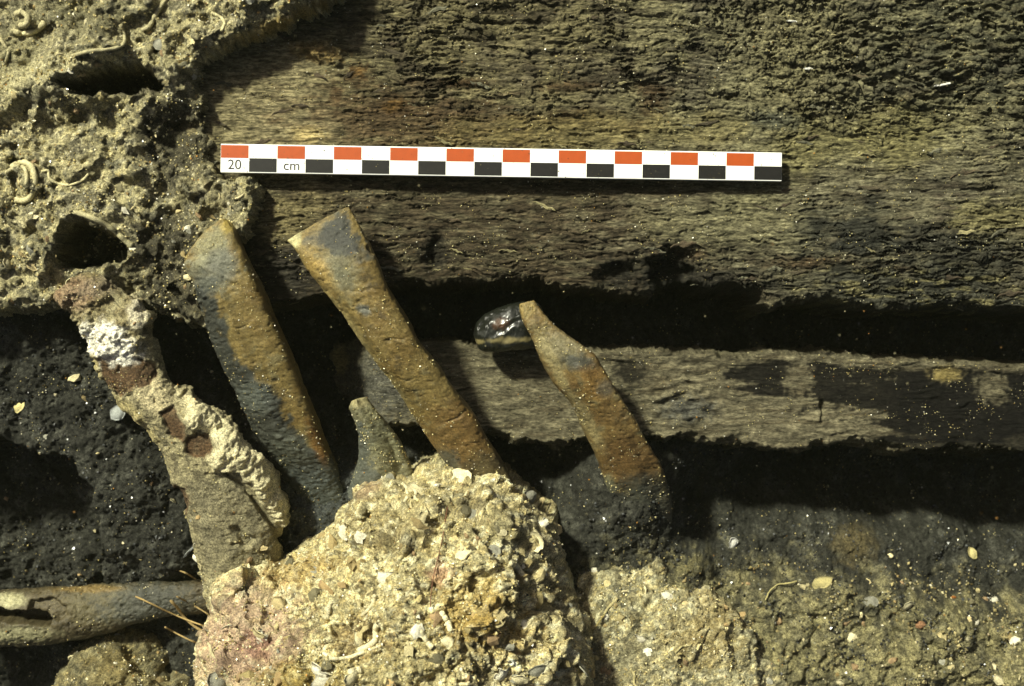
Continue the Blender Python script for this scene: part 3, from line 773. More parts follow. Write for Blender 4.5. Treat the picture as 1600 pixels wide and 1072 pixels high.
mid_bone, S_B2 = bone('bone', 'tallest tan bone with chisel-cut slate-grey end, between the other two bones', 'bone',
    [(448, 376, 543, 319, 1.75, .42), (462, 388, 558, 344, 1.65, .60), (484, 424, 584, 392, 1.45, .78), (512, 460, 606, 446, 1.15, .84), (535, 491, 639, 502, .85, .86), (557, 525, 655, 536, .55, .86), (592, 571, 686, 572, .1, .86), (619, 605, 714, 612, -.4, .86), (639, 639, 740, 650, -.9, .86), (664, 675, 762, 686, -1.4, .86), (688, 709, 782, 716, -1.9, .86), (712, 740, 802, 752, -2.5, .86), (750, 800, 840, 810, -3.6, .8)],
    bone_col(201, [('p', [(470, 382), (500, 352), (540, 328), (556, 360), (578, 398), (560, 410), (530, 402), (500, 390)], SLATE, .5), ('p', [(492, 372), (520, 345), (541, 330), (552, 352), (568, 392), (556, 402), (530, 398), (505, 388)], (44, 46, 45), .85), ('b', (530, 425, 32, 26, 40), (112, 108, 88), .7), ('b', (459, 374, 11, 11, 0), (186, 174, 128), .8), ('b', (500, 425, 14, 30, -35), (172, 140, 80), .6),
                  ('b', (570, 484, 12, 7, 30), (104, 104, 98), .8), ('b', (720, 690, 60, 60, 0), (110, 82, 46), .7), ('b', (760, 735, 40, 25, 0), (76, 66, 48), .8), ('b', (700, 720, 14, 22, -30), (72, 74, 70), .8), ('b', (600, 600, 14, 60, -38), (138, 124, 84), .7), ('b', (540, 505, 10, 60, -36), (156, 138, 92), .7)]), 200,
    extra=lambda px, py, p: sum(f(px, py, p) for f in cr2), top=top2, nt=300)
# --- the bone on its left, half blackened
def top1(G, tt, ux, uz):
    r = np.exp(-((ux + .25) / .30) ** 2)[None, :] * (uz > 0)[None, :]
    G[:, :, 2] += .16 * r * sst(.05, .2, tt)[:, None] * sst(.98, .6, tt)[:, None]
    G[:, :, 2] -= .6 * (np.clip((-.1 - ux) / .9, 0, 1) * np.clip(uz, 0, 1))[None, :] * sst(.1, .3, tt)[:, None]
    return G
b1c = crack([(312, 414), (330, 424), (345, 430), (368, 440)], 2.4, -.05)
left_bone, S_B1 = bone('bone', 'tan bone with its lower side caked in blue-black mud, beside the encrusted shaft', 'bone',
    [(326, 362, 352, 340, 1.5, .40), (300, 390, 368, 356, 1.4, .60), (291, 416, 384, 400, 1.25, .75), (308, 448, 400, 432, 1.05, .85), (318, 480, 418, 470, .8, .9), (325, 510, 434, 508, .5, .92), (340, 546, 452, 546, .1, .94), (362, 593, 470, 594, -.5, .94), (388, 652, 495, 655, -1.2, .94), (413, 697, 512, 700, -1.8, .92), (439, 736, 526, 740, -2.5, .9), (470, 790, 550, 790, -3.4, .85)],
    bone_col(211, [('p', [(290, 412), (330, 400), (352, 380), (372, 420), (360, 440), (340, 455), (310, 450)], (118, 114, 96), .75), ('b', (330, 385, 20, 34, 40), (136, 130, 100), .7), ('b', (345, 415, 24, 26, 0), (98, 96, 86), .7), ('b', (320, 445, 20, 20, 0), (84, 84, 77), .8), ('b', (356, 352, 10, 14, 0), (168, 142, 70), .7),
                  ('p', [(300, 440), (342, 470), (352, 520), (372, 560), (395, 590), (425, 600), (440, 622), (446, 650), (458, 672), (480, 700), (520, 715), (560, 800), (440, 820), (380, 690), (320, 540)], (54, 55, 51), .95), ('b', (400, 620, 30, 20, 30), (104, 106, 98), .5), ('b', (455, 700, 30, 25, 30), (92, 92, 80), .5), ('b', (495, 690, 10, 40, -20), (112, 74, 32), .7),
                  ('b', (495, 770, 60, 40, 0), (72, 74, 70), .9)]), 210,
    extra=lambda px, py, p: b1c(px, py, p) + pmask(px, py, [(300, 440), (342, 470), (352, 520), (372, 560), (395, 590), (425, 600), (440, 622), (446, 650), (458, 672), (480, 700), (520, 715), (560, 800), (440, 820), (380, 690), (320, 540)], 6, 0) * (.05 + .07 * np.abs(fb3(p, 2.6, 4, 219, .75))), top=top1, nt=280)
# --- the short bone on the right, pointed
def top3(G, tt, ux, uz):
    r = np.exp(-((ux - .1) / .35) ** 2)[None, :] * (uz > 0)[None, :]
    G[:, :, 2] += .22 * r * sst(.05, .3, tt)[:, None]
    return G
right_bone, S_B3 = bone('bone', 'rusty brown bone tapering to a point, standing in front of the grey plank', 'bone',
    [(812, 474, 832, 468, 0.5, .22), (810, 484, 842, 482, .45, .30), (819, 503, 862, 503, .3, .42), (831, 528, 888, 525, .1, .52), (842, 553, 928, 553, -.1, .62), (852, 575, 944, 578, -.35, .68), (866, 600, 961, 606, -.6, .72), (888, 624, 975, 630, -.9, .76), (905, 652, 992, 656, -1.3, .78), (922, 688, 1012, 690, -1.8, .80), (934, 718, 1028, 717, -2.2, .82), (944, 750, 1040, 742, -2.7, .84), (952, 790, 1046, 780, -3.6, .84), (958, 830, 1050, 820, -4.6, .8)],
    bone_col(221, [('b', (824, 480, 14, 14, 0), (132, 112, 64), .6), ('b', (880, 545, 40, 22, 30), (116, 106, 80), .8), ('b', (902, 566, 26, 14, 10), (60, 61, 58), .8), ('b', (930, 600, 30, 22, 30), (126, 92, 46), .6), ('b', (945, 606, 14, 14, 0), (80, 80, 74), .6), ('b', (955, 650, 40, 20, 0), (98, 74, 42), .6), ('b', (985, 720, 50, 40, 0), (92, 68, 38), .8), ('b', (1010, 760, 50, 20, 0), (60, 56, 46), .8),
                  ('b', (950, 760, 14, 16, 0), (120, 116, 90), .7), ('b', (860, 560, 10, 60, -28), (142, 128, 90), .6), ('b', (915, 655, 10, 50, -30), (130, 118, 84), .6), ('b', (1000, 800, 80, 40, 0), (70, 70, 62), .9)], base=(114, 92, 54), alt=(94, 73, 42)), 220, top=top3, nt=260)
# --- small grey stub rising out of the mud
def topS(G, tt, ux, uz):
    r = np.exp(-((ux + .15) / .35) ** 2)[None, :] * (uz > 0)[None, :]
    G[:, :, 2] += .18 * r
    v = np.exp(-((ux - .55) / .2) ** 2)[None, :] * (uz > 0)[None, :]
    G[:, :, 2] -= .16 * v * sst(.2, .4, tt)[:, None]
    return G
stub, S_ST = bone('bone', 'small blunt grey bone stub sticking up behind the shell boulder', 'bone',
    [(550, 626, 570, 619, -.55, .30), (545, 636, 584, 636, -.65, .42), (553, 655, 600, 655, -.9, .48), (560, 678, 617, 678, -1.2, .52), (562, 700, 630, 700, -1.6, .56), (560, 725, 642, 725, -2.0, .62), (550, 750, 655, 750, -2.4, .7), (528, 785, 670, 785, -3.0, .8)],
    bone_col(231, [('b', (560, 628, 16, 10, 0), (150, 136, 98), .8), ('p', [(556, 660), (590, 665), (580, 720), (600, 760), (520, 800), (548, 740)], (72, 74, 70), .8), ('b', (600, 690, 24, 40, -25), (128, 122, 92), .6), ('b', (585, 645, 16, 16, 0), (124, 116, 84), .6), ('b', (600, 668, 6, 12, -30), (60, 58, 48), .6)], base=(118, 111, 86), alt=(102, 97, 78)), 230, expo=2.6, top=topS, nt=140, nphi=96)

# --- the encrusted shaft on the left: brown core and lime crust
SHAFT = [(97, 452, 145, 432, 0.75, 0.46), (93, 462, 175, 438, 0.7, 0.69), (105, 482, 207, 468, 0.6, 0.828), (127, 505, 233, 504, 0.5, 0.874), (147, 540, 239, 540, 0.35, 0.902), (161, 592, 257, 600, 0.1, 0.92), (193, 628, 289, 630, -0.1, 0.938), (229, 660, 334, 665, -0.3, 0.966), (259, 698, 377, 698, -0.5, 0.966), (275, 748, 409, 735, -0.8, 0.966), (295, 795, 429, 785, -1.2, 0.966), (311, 850, 437, 835, -1.7, 0.92), (323, 905, 429, 890, -2.2, 0.92), (341, 980, 439, 960, -3, 0.828)]
BROWN = [[(150, 560), (185, 552), (235, 562), (248, 590), (225, 603), (190, 618), (160, 600)], [(252, 645), (270, 636), (290, 668), (286, 690), (262, 676)], [(288, 690), (305, 674), (326, 680), (334, 704), (318, 716), (296, 712)], [(272, 758), (290, 760), (300, 785), (290, 800), (276, 782)]]
THICK = [(272, 612), (312, 620), (365, 668), (408, 700), (425, 735), (450, 790), (452, 835), (430, 820), (400, 770), (370, 738), (335, 735), (322, 716), (336, 700), (326, 676), (300, 672), (286, 660), (290, 640)]
def shaft_extra(px, py, Pp):
    n = fb3(Pp, 2.2, 3, 303); nl = fb3(Pp, .9, 4, 306, .6)
    br = np.maximum.reduce([pmask(px, py, b, 1.6, 6 * n) for b in BROWN])
    th = pmask(px, py, THICK, 1.6, 7 * n)
    grain = np.abs(fb3(Pp, 3.4, 3, 307, .7))
    h = .16 * (1 - br) + th * (.20 + .20 * nl + .07 * grain)
    upper = sst(575, 535, py)
    white = blob(px, py, 168, 536, 46, 28, 28, .2, .5 * n)
    h = h * (1 - upper) + upper * (.16 * white * (.8 + .5 * grain) + .22 * blob(px, py, 214, 492, 17, 24, 10, .3, .8 * n) + .14 * sst(-.1, .2, nl) + .05 * grain)
    edge = pmask(px, py, [(118, 520), (150, 560), (166, 610), (215, 640), (250, 690), (266, 745), (300, 830), (318, 900), (334, 960), (300, 960), (270, 800), (230, 700), (190, 665), (150, 620)], 2, 6 * n)
    knob = fb3(Pp, .8, 3, 308, .55)
    ln = crack([(352, 738), (385, 765), (415, 808), (440, 852)], 5.0, .22)(px, py, Pp)
    h = h + ln
    return h + edge * (.04 + .26 * np.clip(knob, -.4, 1)) + .09 * nl - .22 * sst(.42, .62, pn3(Pp, 1.0, 309)) - .10 * sst(.5, .7, pn3(Pp, 2.4, 310)) + .02 * fb3(Pp, 6, 2, 305, .7)
def shaft_col(px, py, V, N):
    n = fb3(V, .8, 4, 311); n2 = fb3(V, 2.2, 4, 312); n3 = fb3(V, 6.5, 3, 313); nb = fb3(V, 2.2, 3, 303)
    c = np.tile(lin((156, 147, 112)), (len(px), 1))
    c = mix(c, lin((122, 115, 88))[None], sst(-.1, .5, n2))
    c = mix(c, lin((186, 178, 140))[None], sst(.1, .6, n - .3 * n3) * .6)
    c = mix(c, lin((92, 84, 62))[None], sst(.3, .6, n2 + .4 * n3) * .6)
    c = mix(c, lin((124, 112, 78))[None], sst(560, 520, py) * sst(-.4, .3, n2) * .8)
    c = mix(c, lin((150, 112, 92))[None], blob(px, py, 115, 458, 40, 26, -10, .5, .4 * n2) * .5)
    c = mix(c, lin((130, 118, 98))[None], blob(px, py, 150, 450, 34, 16, -10, .5, .4 * n2) * .6)
    c = mix(c, lin((214, 200, 158))[None], blob(px, py, 240, 615, 34, 22, 30, .6, .4 * n2) * .8)
    c = mix(c, lin((224, 214, 172))[None], pmask(px, py, THICK, 4, 5 * nb) * .85)
    br = np.maximum.reduce([pmask(px, py, b, 2.5, 6 * nb) for b in BROWN])
    c = mix(c, lin((82, 58, 36))[None], br * .92)
    c = mix(c, lin((118, 100, 74))[None], br * sst(.2, .6, n2) * .7)
    c = mix(c, np.array([.9, .86, .72])[None], blob(px, py, 168, 536, 50, 30, 28, .25, .45 * nb) * .98)
    c = mix(c, lin((236, 226, 196))[None], blob(px, py, 214, 492, 16, 22, 10, .4, .6 * nb) * .8)
    c = mix(c, lin((182, 168, 116))[None], pmask(px, py, [(140, 560), (150, 560), (166, 610), (215, 640), (250, 690), (240, 700), (200, 665), (155, 620)], 4, 4 * nb) * .7)
    c = mix(c, lin((124, 118, 94))[None], pmask(px, py, [(285, 750), (380, 745), (430, 830), (430, 890), (320, 890), (300, 800)], 8, 8 * n) * .6)
    return c * (1 + .14 * n3)[:, None]
shaft, S_SH = bone('encrusted_shaft', 'slanting bone shaft half covered in white and cream lime crust, brown core showing', 'bone', SHAFT, shaft_col, 300, .8, 2.0, M_CRUST, shaft_extra, nt=480, nphi=230)

# --- slotted broken bone in the bottom left corner
def topX(G, tt, ux, uz):
    px, py = to_px(G[..., 0], G[..., 1], G[..., 2])
    wob = 4 * pn2(G[..., 0] * 1.5, G[..., 1] * 1.5, 77)
    slot = sst(-3, 3, sdf(px, py, [(-200, 945), (-10, 952), (20, 956), (70, 958), (80, 968), (78, 980), (40, 976), (-10, 968), (-200, 962)]) + wob)
    hole = sst(-4, 4, sdf(px, py, [(45, 955), (50, 938), (80, 934), (104, 946), (108, 962), (92, 972), (80, 962)]) + wob)
    up = (uz > 0)[None, :]
    G[..., 2] -= up * (slot * 1.3 + hole * .28)
    return G
slotted, S_SL = bone('broken_bone', 'grey-brown hollow bone with a long slot broken along it, half shaded in its colour', 'bone',
    [(-120, 940, -120, 1024, -3.1, .7), (-40, 925, -40, 1012, -3.1, .8), (36, 922, 36, 1008, -3.1, .82), (96, 916, 96, 1002, -3.2, .82), (152, 914, 152, 992, -3.4, .8), (200, 912, 200, 978, -3.3, .72), (260, 908, 260, 966, -3.4, .65), (330, 904, 330, 956, -3.6, .6)],
    bone_col(241, [('b', (15, 938, 26, 12, 0), (176, 166, 128), .8), ('b', (20, 992, 60, 12, 0), (150, 142, 108), .6), ('b', (160, 945, 60, 30, 0), (104, 94, 66), .5), ('b', (230, 945, 70, 40, 0), (60, 60, 54), .8), ('b', (75, 945, 34, 18, 20), (86, 74, 52), .6), ('b', (140, 920, 50, 6, 0), (132, 106, 62), .6)], base=(76, 66, 46), alt=(64, 54, 37), grey=(84, 76, 57)), 240, 1.6, 2.3, top=topX, nt=260, nphi=150)  # dark grey patch paints the shadow over the right end

for s_, o_, n_, sd in [(S_B2, mid_bone, 600, 31), (S_B1, left_bone, 800, 32), (S_B3, right_bone, 600, 33), (S_ST, stub, 450, 34), (S_SH, shaft, 900, 35), (S_SL, slotted, 240, 36)]:
    grains(s_, n_, o_, sd, 0.009, 0.034, weight=(s_.N[:, 2] > .15).astype(float))

# =====================================================================  SCALE BAR
M_WHITE = plain('bar_white', (.84, .84, .80), .4, .4, .10, 120, 0.05)
M_RED = plain('bar_red', tuple(lin((158, 68, 20))), .45, .35, .08, 400, 0.0)
M_BLACK = plain('bar_black', tuple(lin((25, 24, 22))), .4, .35, .25, 500, 0.0)
A = P(345, 224.5, .95); B = P(1222, 238.5, .62)
C0 = P(348, 270.5, .95)
ux_ = Vector(B - A).normalized()
LEN = (Vector(B) - Vector(A)).length
uz_ = Vector((0, 0, 1)); uz_ = (uz_ - ux_ * uz_.dot(ux_)).normalized()
uy_ = uz_.cross(ux_)
HB = 1.02; TH = .22
M4 = Matrix(((ux_.x, uy_.x, uz_.x, A[0] * CM), (ux_.y, uy_.y, uz_.y, A[1] * CM), (ux_.z, uy_.z, uz_.z, A[2] * CM), (0, 0, 0, 1)))
bar = bpy.data.objects.new('scale_bar', None); C.objects.link(bar)
bar.matrix_world = M4
tag(bar, 'white photographic scale bar with red and black squares marked 20 cm', 'scale bar')

def boxmesh(name, x0, x1, y0, y1, z0, z1, bev=0.0):
    import bmesh
    bm = bmesh.new()
    vs = [bm.verts.new((x * CM, y * CM, z * CM)) for z in (z0, z1) for (x, y) in ((x0, y0), (x1, y0), (x1, y1), (x0, y1))]
    for f in [(0, 3, 2, 1), (4, 5, 6, 7), (0, 1, 5, 4), (1, 2, 6, 5), (2, 3, 7, 6), (3, 0, 4, 7)]:
        bm.faces.new([vs[i] for i in f])
    if bev: bmesh.ops.bevel(bm, geom=bm.edges[:], offset=bev * CM, segments=2, affect='EDGES', profile=.6)
    me = bpy.data.meshes.new(name); bm.to_mesh(me); bm.free()
    return me
link('strip', boxmesh('strip', 0, LEN, -HB, 0, -TH, 0, .025), M_WHITE, bar)
seg = LEN / 20
_r = np.random.default_rng(4)
_t = _r.random(26000); _w = _r.random(26000)
_V = np.array(A)[None] + np.array(ux_)[None] * (_t * LEN)[:, None] - np.array(uy_)[None] * (_w ** .8 * (HB - .02))[:, None] + np.array(uz_)[None] * .006
_s = Surf(_V, np.tile(np.array(uz_), (26000, 1)))
_g = grains(_s, 320, None, 3, .008, .026, cols=np.array([lin(c) for c in [(120, 110, 78), (84, 78, 58), (160, 148, 104)]]), probs=(.5, .3, .2), name='silt_specks')
_g.parent = bar; _g.matrix_parent_inverse = bar.matrix_world.inverted()
me_r = boxmesh('red_square', .012, seg - .012, -.5, -.045, .0, .006)
me_k = boxmesh('black_square', .012, seg - .012, -.985, -.50, .0, .006)
for i in range(10):
    o = link('red_square', me_r, M_RED, bar); o.location = (2 * i * seg * CM, 0, 0)
    o = link('black_square', me_k, M_BLACK, bar); o.location = ((2 * i + 1) * seg * CM, 0, 0)
for txt, sx_ in (('20', .5), ('cm', 2.52)):
    cu = bpy.data.curves.new('lettering', 'FONT'); cu.body = txt; cu.size = .50 * CM; cu.align_x = 'CENTER'; cu.extrude = 0.003 * CM; cu.resolution_u = 6
    tmp = bpy.data.objects.new('tmp', cu); C.objects.link(tmp)
    dg = bpy.context.evaluated_depsgraph_get()
    me = bpy.data.meshes.new_from_object(tmp.evaluated_get(dg)); bpy.data.objects.remove(tmp)
    me.name = 'lettering'; me.materials.clear()
    o = link('lettering', me, M_BLACK, bar); o.location = (sx_ * seg * CM, -.90 * CM, .004 * CM)

# =====================================================================  PIECES set in the crusts and lying about
def piece_mat(name, rough):
    m = earth(name, rough, .6, 500, .35, .3)
    t = m.node_tree; b = t.nodes['Principled BSDF']
    src = b.inputs['Base Color'].links[0].from_socket
    oi = t.nodes.new('ShaderNodeObjectInfo'); mr = t.nodes.new('ShaderNodeMapRange')
    mr.inputs['To Min'].default_value = .7; mr.inputs['To Max'].default_value = 1.2
    t.links.new(oi.outputs['Random'], mr.inputs['Value'])
    mx = t.nodes.new('ShaderNodeVectorMath'); mx.operation = 'SCALE'
    t.links.new(src, mx.inputs[0]); t.links.new(mr.outputs[0], mx.inputs['Scale'])
    t.links.new(mx.outputs[0], b.inputs['Base Color'])
    return m
M_SHELL = piece_mat('shell', .45); M_STONE = piece_mat('stone', .7); M_SPLINT = piece_mat('splinter', .7)

def shell_mesh(seed, rgb, cup=.35, ragged=.25):
    """a cupped shell plate with a broken rim, about 1 cm across, two skins"""
    r = np.random.default_rng(seed); nr, na = 3, 12
    rim = .5 * (1 + ragged * r.normal(size=na) * .6) * (1 + .35 * np.cos(np.arange(na) / na * 6.283 + r.random() * 6))
    V = []; 
    for side in (0, 1):
        for j in range(nr + 1):
            for i in range(na):
                a = i / na * 6.283; q = j / nr
                x, y = rim[i] * q * math.cos(a), rim[i] * q * math.sin(a)
                z = cup * (1 - (x * x + y * y) * 3.2) * .5 + .02 * math.cos(a * 6) * q - side * .06
                V.append((x, y, z))
    V = np.array(V); n = (nr + 1) * na; F = []
    for side in (0, 1):
        for j in range(nr):
            for i in range(na):
                k = side * n + j * na; i2 = (i + 1) % na
                f = [k + i, k + i2, k + na + i2, k + na + i]
                F.append(f[::-1] if side == 0 else f)
    for i in range(na):
        i2 = (i + 1) % na; k = nr * na
        F.append([k + i, k + i2, n + k + i2, n + k + i])
    col = np.tile(lin(rgb), (len(V), 1)) * (.85 + .3 * r.random((len(V), 1)))
    return raw_mesh('shell_fragment', V, np.array(F), col, smooth=True)

def tube_grid(pts, rad, na=8):
    pts = np.array(pts, float); n = len(pts); T = np.gradient(pts, axis=0); T /= np.linalg.norm(T, axis=1)[:, None] + 1e-9
    up = np.array([0, 0, 1.0]); A_ = np.cross(T, up); A_ /= np.linalg.norm(A_, axis=1)[:, None] + 1e-9; B_ = np.cross(A_, T)
    a = np.arange(na) / na * 6.2832
    rad = np.broadcast_to(rad, (n,)).copy()
    G = pts[:, None] + (A_[:, None] * np.cos(a)[None, :, None] + B_[:, None] * np.sin(a)[None, :, None]) * rad[:, None, None]
    return G

def tube_mesh(name, pts, rad, rgb, seed=0, na=8, lump=.25):
    G = tube_grid(pts, rad, na); sh = G.shape
    r = np.random.default_rng(seed)
    c = G.mean(axis=1, keepdims=True)
    G = c + (G - c) * (1 + lump * (r.random((sh[0], 1, 1)) - .5) + lump * .4 * (r.random((sh[0], sh[1], 1)) - .5))
    F = grid_faces(sh[0], sh[1], wrap=True)
    V = np.concatenate([G.reshape(-1, 3), [G[0].mean(0), G[-1].mean(0)]]); k = len(V) - 2
    caps = [[k, (i + 1) % na, i, i] for i in range(na)] + [[k + 1, (sh[0] - 1) * na + i, (sh[0] - 1) * na + (i + 1) % na, (sh[0] - 1) * na + (i + 1) % na] for i in range(na)]
    me = bpy.data.meshes.new(name)
    faces = [tuple(f) for f in F] + [tuple(f[:3]) for f in caps]
    me.from_pydata([tuple(v * CM) for v in V], [], faces)
    me.polygons.foreach_set('use_smooth', [True] * len(faces))
    col = np.ones((len(V), 4), np.float32); col[:, :3] = np.tile(lin(rgb), (len(V), 1)) * (.8 + .35 * r.random((len(V), 1)))
    at = me.color_attributes.new('Col', 'FLOAT_COLOR', 'POINT'); at.data.foreach_set('color', col.ravel())
    me.update()
    return me

def stone_mesh(name, seed, rgb, flat=.8, rough=.3):
    """an angular pebble about 1 cm across, 32 faces"""
    V = [tuple(v) for v in OCT_V]; F = []; cache = {}
    def midp(i, j):
        k = (min(i, j), max(i, j))
        if k not in cache:
            m = (np.array(V[i]) + np.array(V[j])) / 2; V.append(tuple(m / np.linalg.norm(m))); cache[k] = len(V) - 1
        return cache[k]
    for a, b, c in OCT_F:
        ab, bc, ca_ = midp(a, b), midp(b, c), midp(c, a)
        F += [(a, ab, ca_), (ab, b, bc), (ca_, bc, c), (ab, bc, ca_)]
    r = np.random.default_rng(seed); V = np.array(V) * .5
    V = V * (1 + rough * r.normal(size=(len(V), 1)) * .6) * np.array([1.15, .85, flat])
    col = np.tile(lin(rgb), (len(V), 1)) * (.8 + .4 * r.random((len(V), 1)))
    return raw_mesh(name, V, np.array(F), col, smooth=False)

def flake_mesh(seed, rgb):
    """a thin torn splinter of wood, 1 cm long"""
    r = np.random.default_rng(seed); n = 7; V = []
    for i in range(n):
        t = i / (n - 1); w = .09 * (math.sin(math.pi * min(max(t, .04), .96)) ** .6) * (1 + .4 * r.normal() * .5)
        yc = .05 * r.normal(); zc = .10 * (t - .3) ** 2 + .03 * r.normal()
        for dy, dz in ((-w, 0), (0, .05), (w, .01), (0, -.05)): V.append((t - .5, yc + dy, zc + dz))
    F = grid_faces(n, 4, wrap=True)
    col = np.tile(lin(rgb), (len(V), 1)) * (.8 + .4 * r.random((len(V), 1)))
    return raw_mesh('wood_flake', np.array(V), F, col, smooth=False)

PR_SHELL = [shell_mesh(1, (214, 204, 164), .5), shell_mesh(2, (196, 184, 140), .3, .5), shell_mesh(3, (222, 216, 192), .6), shell_mesh(4, (178, 164, 118), .25, .6), shell_mesh(5, (150, 148, 132), .5), shell_mesh(6, (198, 180, 132), .4)]
cv = [(-.5, -.1, .02), (-.35, .08, .10), (-.1, .14, .14), (.15, .08, .14), (.32, -.08, .10), (.48, -.05, .03)]
PR_TUBE = [tube_mesh('tube_fragment', cv, .085, (216, 204, 160), 1, 6), tube_mesh('tube_fragment', [(x, y * 1.8 - .1, z) for x, y, z in cv], .07, (196, 182, 136), 2, 6)]
PR_STONE = [stone_mesh('pebble', k, c, f) for k, (c, f) in enumerate([((176, 162, 112), .8), ((196, 182, 134), .7), ((150, 136, 92), .9), ((158, 140, 96), .8), ((112, 106, 80), .8), ((182, 156, 108), .6), ((150, 126, 92), .8), ((208, 196, 150), .8)])]
PR_FLAKE = [flake_mesh(k, c) for k, c in enumerate([(104, 98, 72), (80, 72, 54), (122, 115, 82), (70, 60, 44), (94, 92, 74)])]

def frame_on(n, spin, tilt, rng):
    n = Vector(n).normalized()
    q = Vector((0, 0, 1)).rotation_difference(n)
    from mathutils import Quaternion
    ax = Vector((rng.normal(), rng.normal(), 0)).normalized()
    return q @ Quaternion((0, 0, 1), spin) @ Quaternion(ax, tilt)

def scatter_parts(surf, parent, kinds, count, seed, smin, smax, ok=None, spin=None, sink=.1, tilt=.6, blendn=.5, power=2.0):
    rng = np.random.default_rng(seed)
    m = (surf.px > -20) & (surf.px < 1620) & (surf.py > -20) & (surf.py < 1095)
    if ok is not None: m &= ok(surf.px, surf.py)
    idx = np.nonzero(m)[0]
    for i in rng.choice(idx, count):
        nm, protos, mat, sc, tl = kinds[rng.choice(len(kinds), p=[k[5] for k in kinds])][:5]
        me = protos[rng.integers(len(protos))]
        o = link(nm, me, mat, parent)
        size = (smin + (smax - smin) * rng.random() ** power) * sc
        n = surf.N[i] * blendn + np.array([0, 0, 1]) * (1 - blendn)
        p = surf.V[i] - surf.N[i] * size * sink
        o.location = tuple(p * CM); o.rotation_mode = 'QUATERNION'
        o.rotation_quaternion = frame_on(n, rng.random() * 6.28 if spin is None else spin + rng.normal() * .22, rng.normal() * tl * tilt, rng)
        o.scale = (size * (.8 + .5 * rng.random()), size * (.8 + .4 * rng.random()), size * (.7 + .5 * rng.random()))

RUB = [('shell_fragment', PR_SHELL, M_SHELL, 1.15, 1.3, .42), ('pebble', PR_STONE, M_STONE, .85, 1.0, .46), ('tube_fragment', PR_TUBE, M_SHELL, 1.3, .8, .12)]
scatter_parts(S_BLD, boulder, RUB, 285, 41, .12, .66, power=2.6)
scatter_parts(S_COB, cob, RUB, 110, 42, .12, .42)
scatter_parts(S_KNB, knob, RUB, 26, 43, .15, .4)
scatter_parts(S_CRU, crust, RUB, 170, 44, .10, .42, ok=lambda px, py: ~((px > 215) & (px < 330) & (py > 160) & (py < 290)))
scatter_parts(S_SEA, seabed, RUB, 150, 46, .08, .42, ok=lambda px, py: (px > 960) & (py > 900), power=2.4)
scatter_parts(S_SEA, seabed, RUB, 45, 47, .07, .26, ok=lambda px, py: (px < 330) & (py > 500) & (py < 900), power=2.4)
scatter_parts(S_SH, shaft, RUB, 60, 48, .08, .30, ok=lambda px, py: ((px < 235 + (py - 650) * .42 + 18) & (py > 640) & (py < 900)) | ((py > 840) & (py < 900)) | ((px > 190) & (py < 520)), power=1.6)
FLK = [('wood_flake', PR_FLAKE, M_SPLINT, 1.0, .35, 1.0)]
scatter_parts(S_TIM, timber, FLK, 260, 45, .25, .9, spin=0.05, sink=-.02, tilt=.4, blendn=.3)
SMALL = np.array([lin(c) for c in [(190, 176, 126), (160, 146, 100), (206, 194, 150), (128, 118, 82), (160, 138, 92), (104, 98, 74)]])
for s_, o_, n_, sd in ((S_BLD, boulder, 2300, 51), (S_COB, cob, 800, 52), (S_CRU, crust, 1600, 53), (S_KNB, knob, 300, 54)):
    grains(s_, n_, o_, sd, .022, .075, cols=SMALL, probs=(.25, .22, .2, .15, .08, .1), name='rubble_bits')

grains(S_SEA, 1800, seabed, 55, .02, .085, cols=SMALL * .75, probs=(.25, .22, .2, .15, .08, .1), name='rubble_bits', weight=((S_SEA.px > 900) & (S_SEA.py > 880)).astype(float))

def near(surf, px, py):
    i = int(np.argmin((surf.px - px) ** 2 + (surf.py - py) ** 2)); return surf.V[i], surf.N[i]

def smooth_path(P_, n):
    P_ = np.array(P_, float); t = np.linspace(0, len(P_) - 1, n)
    Q = np.stack([np.interp(t, np.arange(len(P_)), P_[:, k]) for k in range(P_.shape[1])], -1)
    for _ in range(3): Q[1:-1] = (Q[:-2] + 2 * Q[1:-1] + Q[2:]) / 4
    return Q

def tube_on(surf, name, pts, rad, rgb, parent, seed, mat=M_SHELL, lift=.6, n=22, na=9, taper=None):
    Q = smooth_path(pts, n); V = []
    zz = [near(surf, a, b)[0][2] for a, b in Q]
    zz = np.array(zz); zz = np.convolve(np.pad(zz, 2, 'edge'), np.ones(5) / 5, 'valid') * .5 + zz * .5
    for (a, b), z in zip(Q, zz): V.append(P(a, b, z + rad * lift))
    r = np.full(n, rad) if taper is None else rad * np.linspace(taper[0], taper[1], n)
    return link(name, tube_mesh(name, V, r, rgb, seed, na), mat, parent)

CREAM = (196, 187, 144)
for k, (pts, r) in enumerate([([(222, 47), (234, 42), (242, 25), (252, 8), (268, -12)], .10), ([(112, 88), (135, 80), (160, 78), (182, 76), (196, 68), (194, 52), (188, 38)], .085),
                              ([(18, 262), (30, 252), (46, 254), (54, 268), (56, 290), (48, 310), (36, 315), (22, 312)], .13), ([(10, 270), (26, 258), (40, 262), (42, 280), (40, 296)], .09),
                              ([(20, 48), (30, 52), (46, 52), (60, 46), (69, 36)], .13), ([(24, 22), (34, 18), (44, 26), (42, 38), (32, 40)], .13), ([(66, 268), (78, 264), (74, 278), (90, 288), (110, 290), (130, 282), (138, 272)], .06),
                              ([(112, 330), (140, 338), (168, 352), (190, 370), (214, 392), (226, 404)], .12), ([(190, 392), (192, 404), (196, 418)], .04), ([(330, 20), (345, 26), (352, 36), (346, 48)], .07), ([(0, 60), (14, 80), (8, 100)], .07)]):
    tube_on(S_CRU, 'worm_tube', pts, r * .8, CREAM, crust, 60 + k)
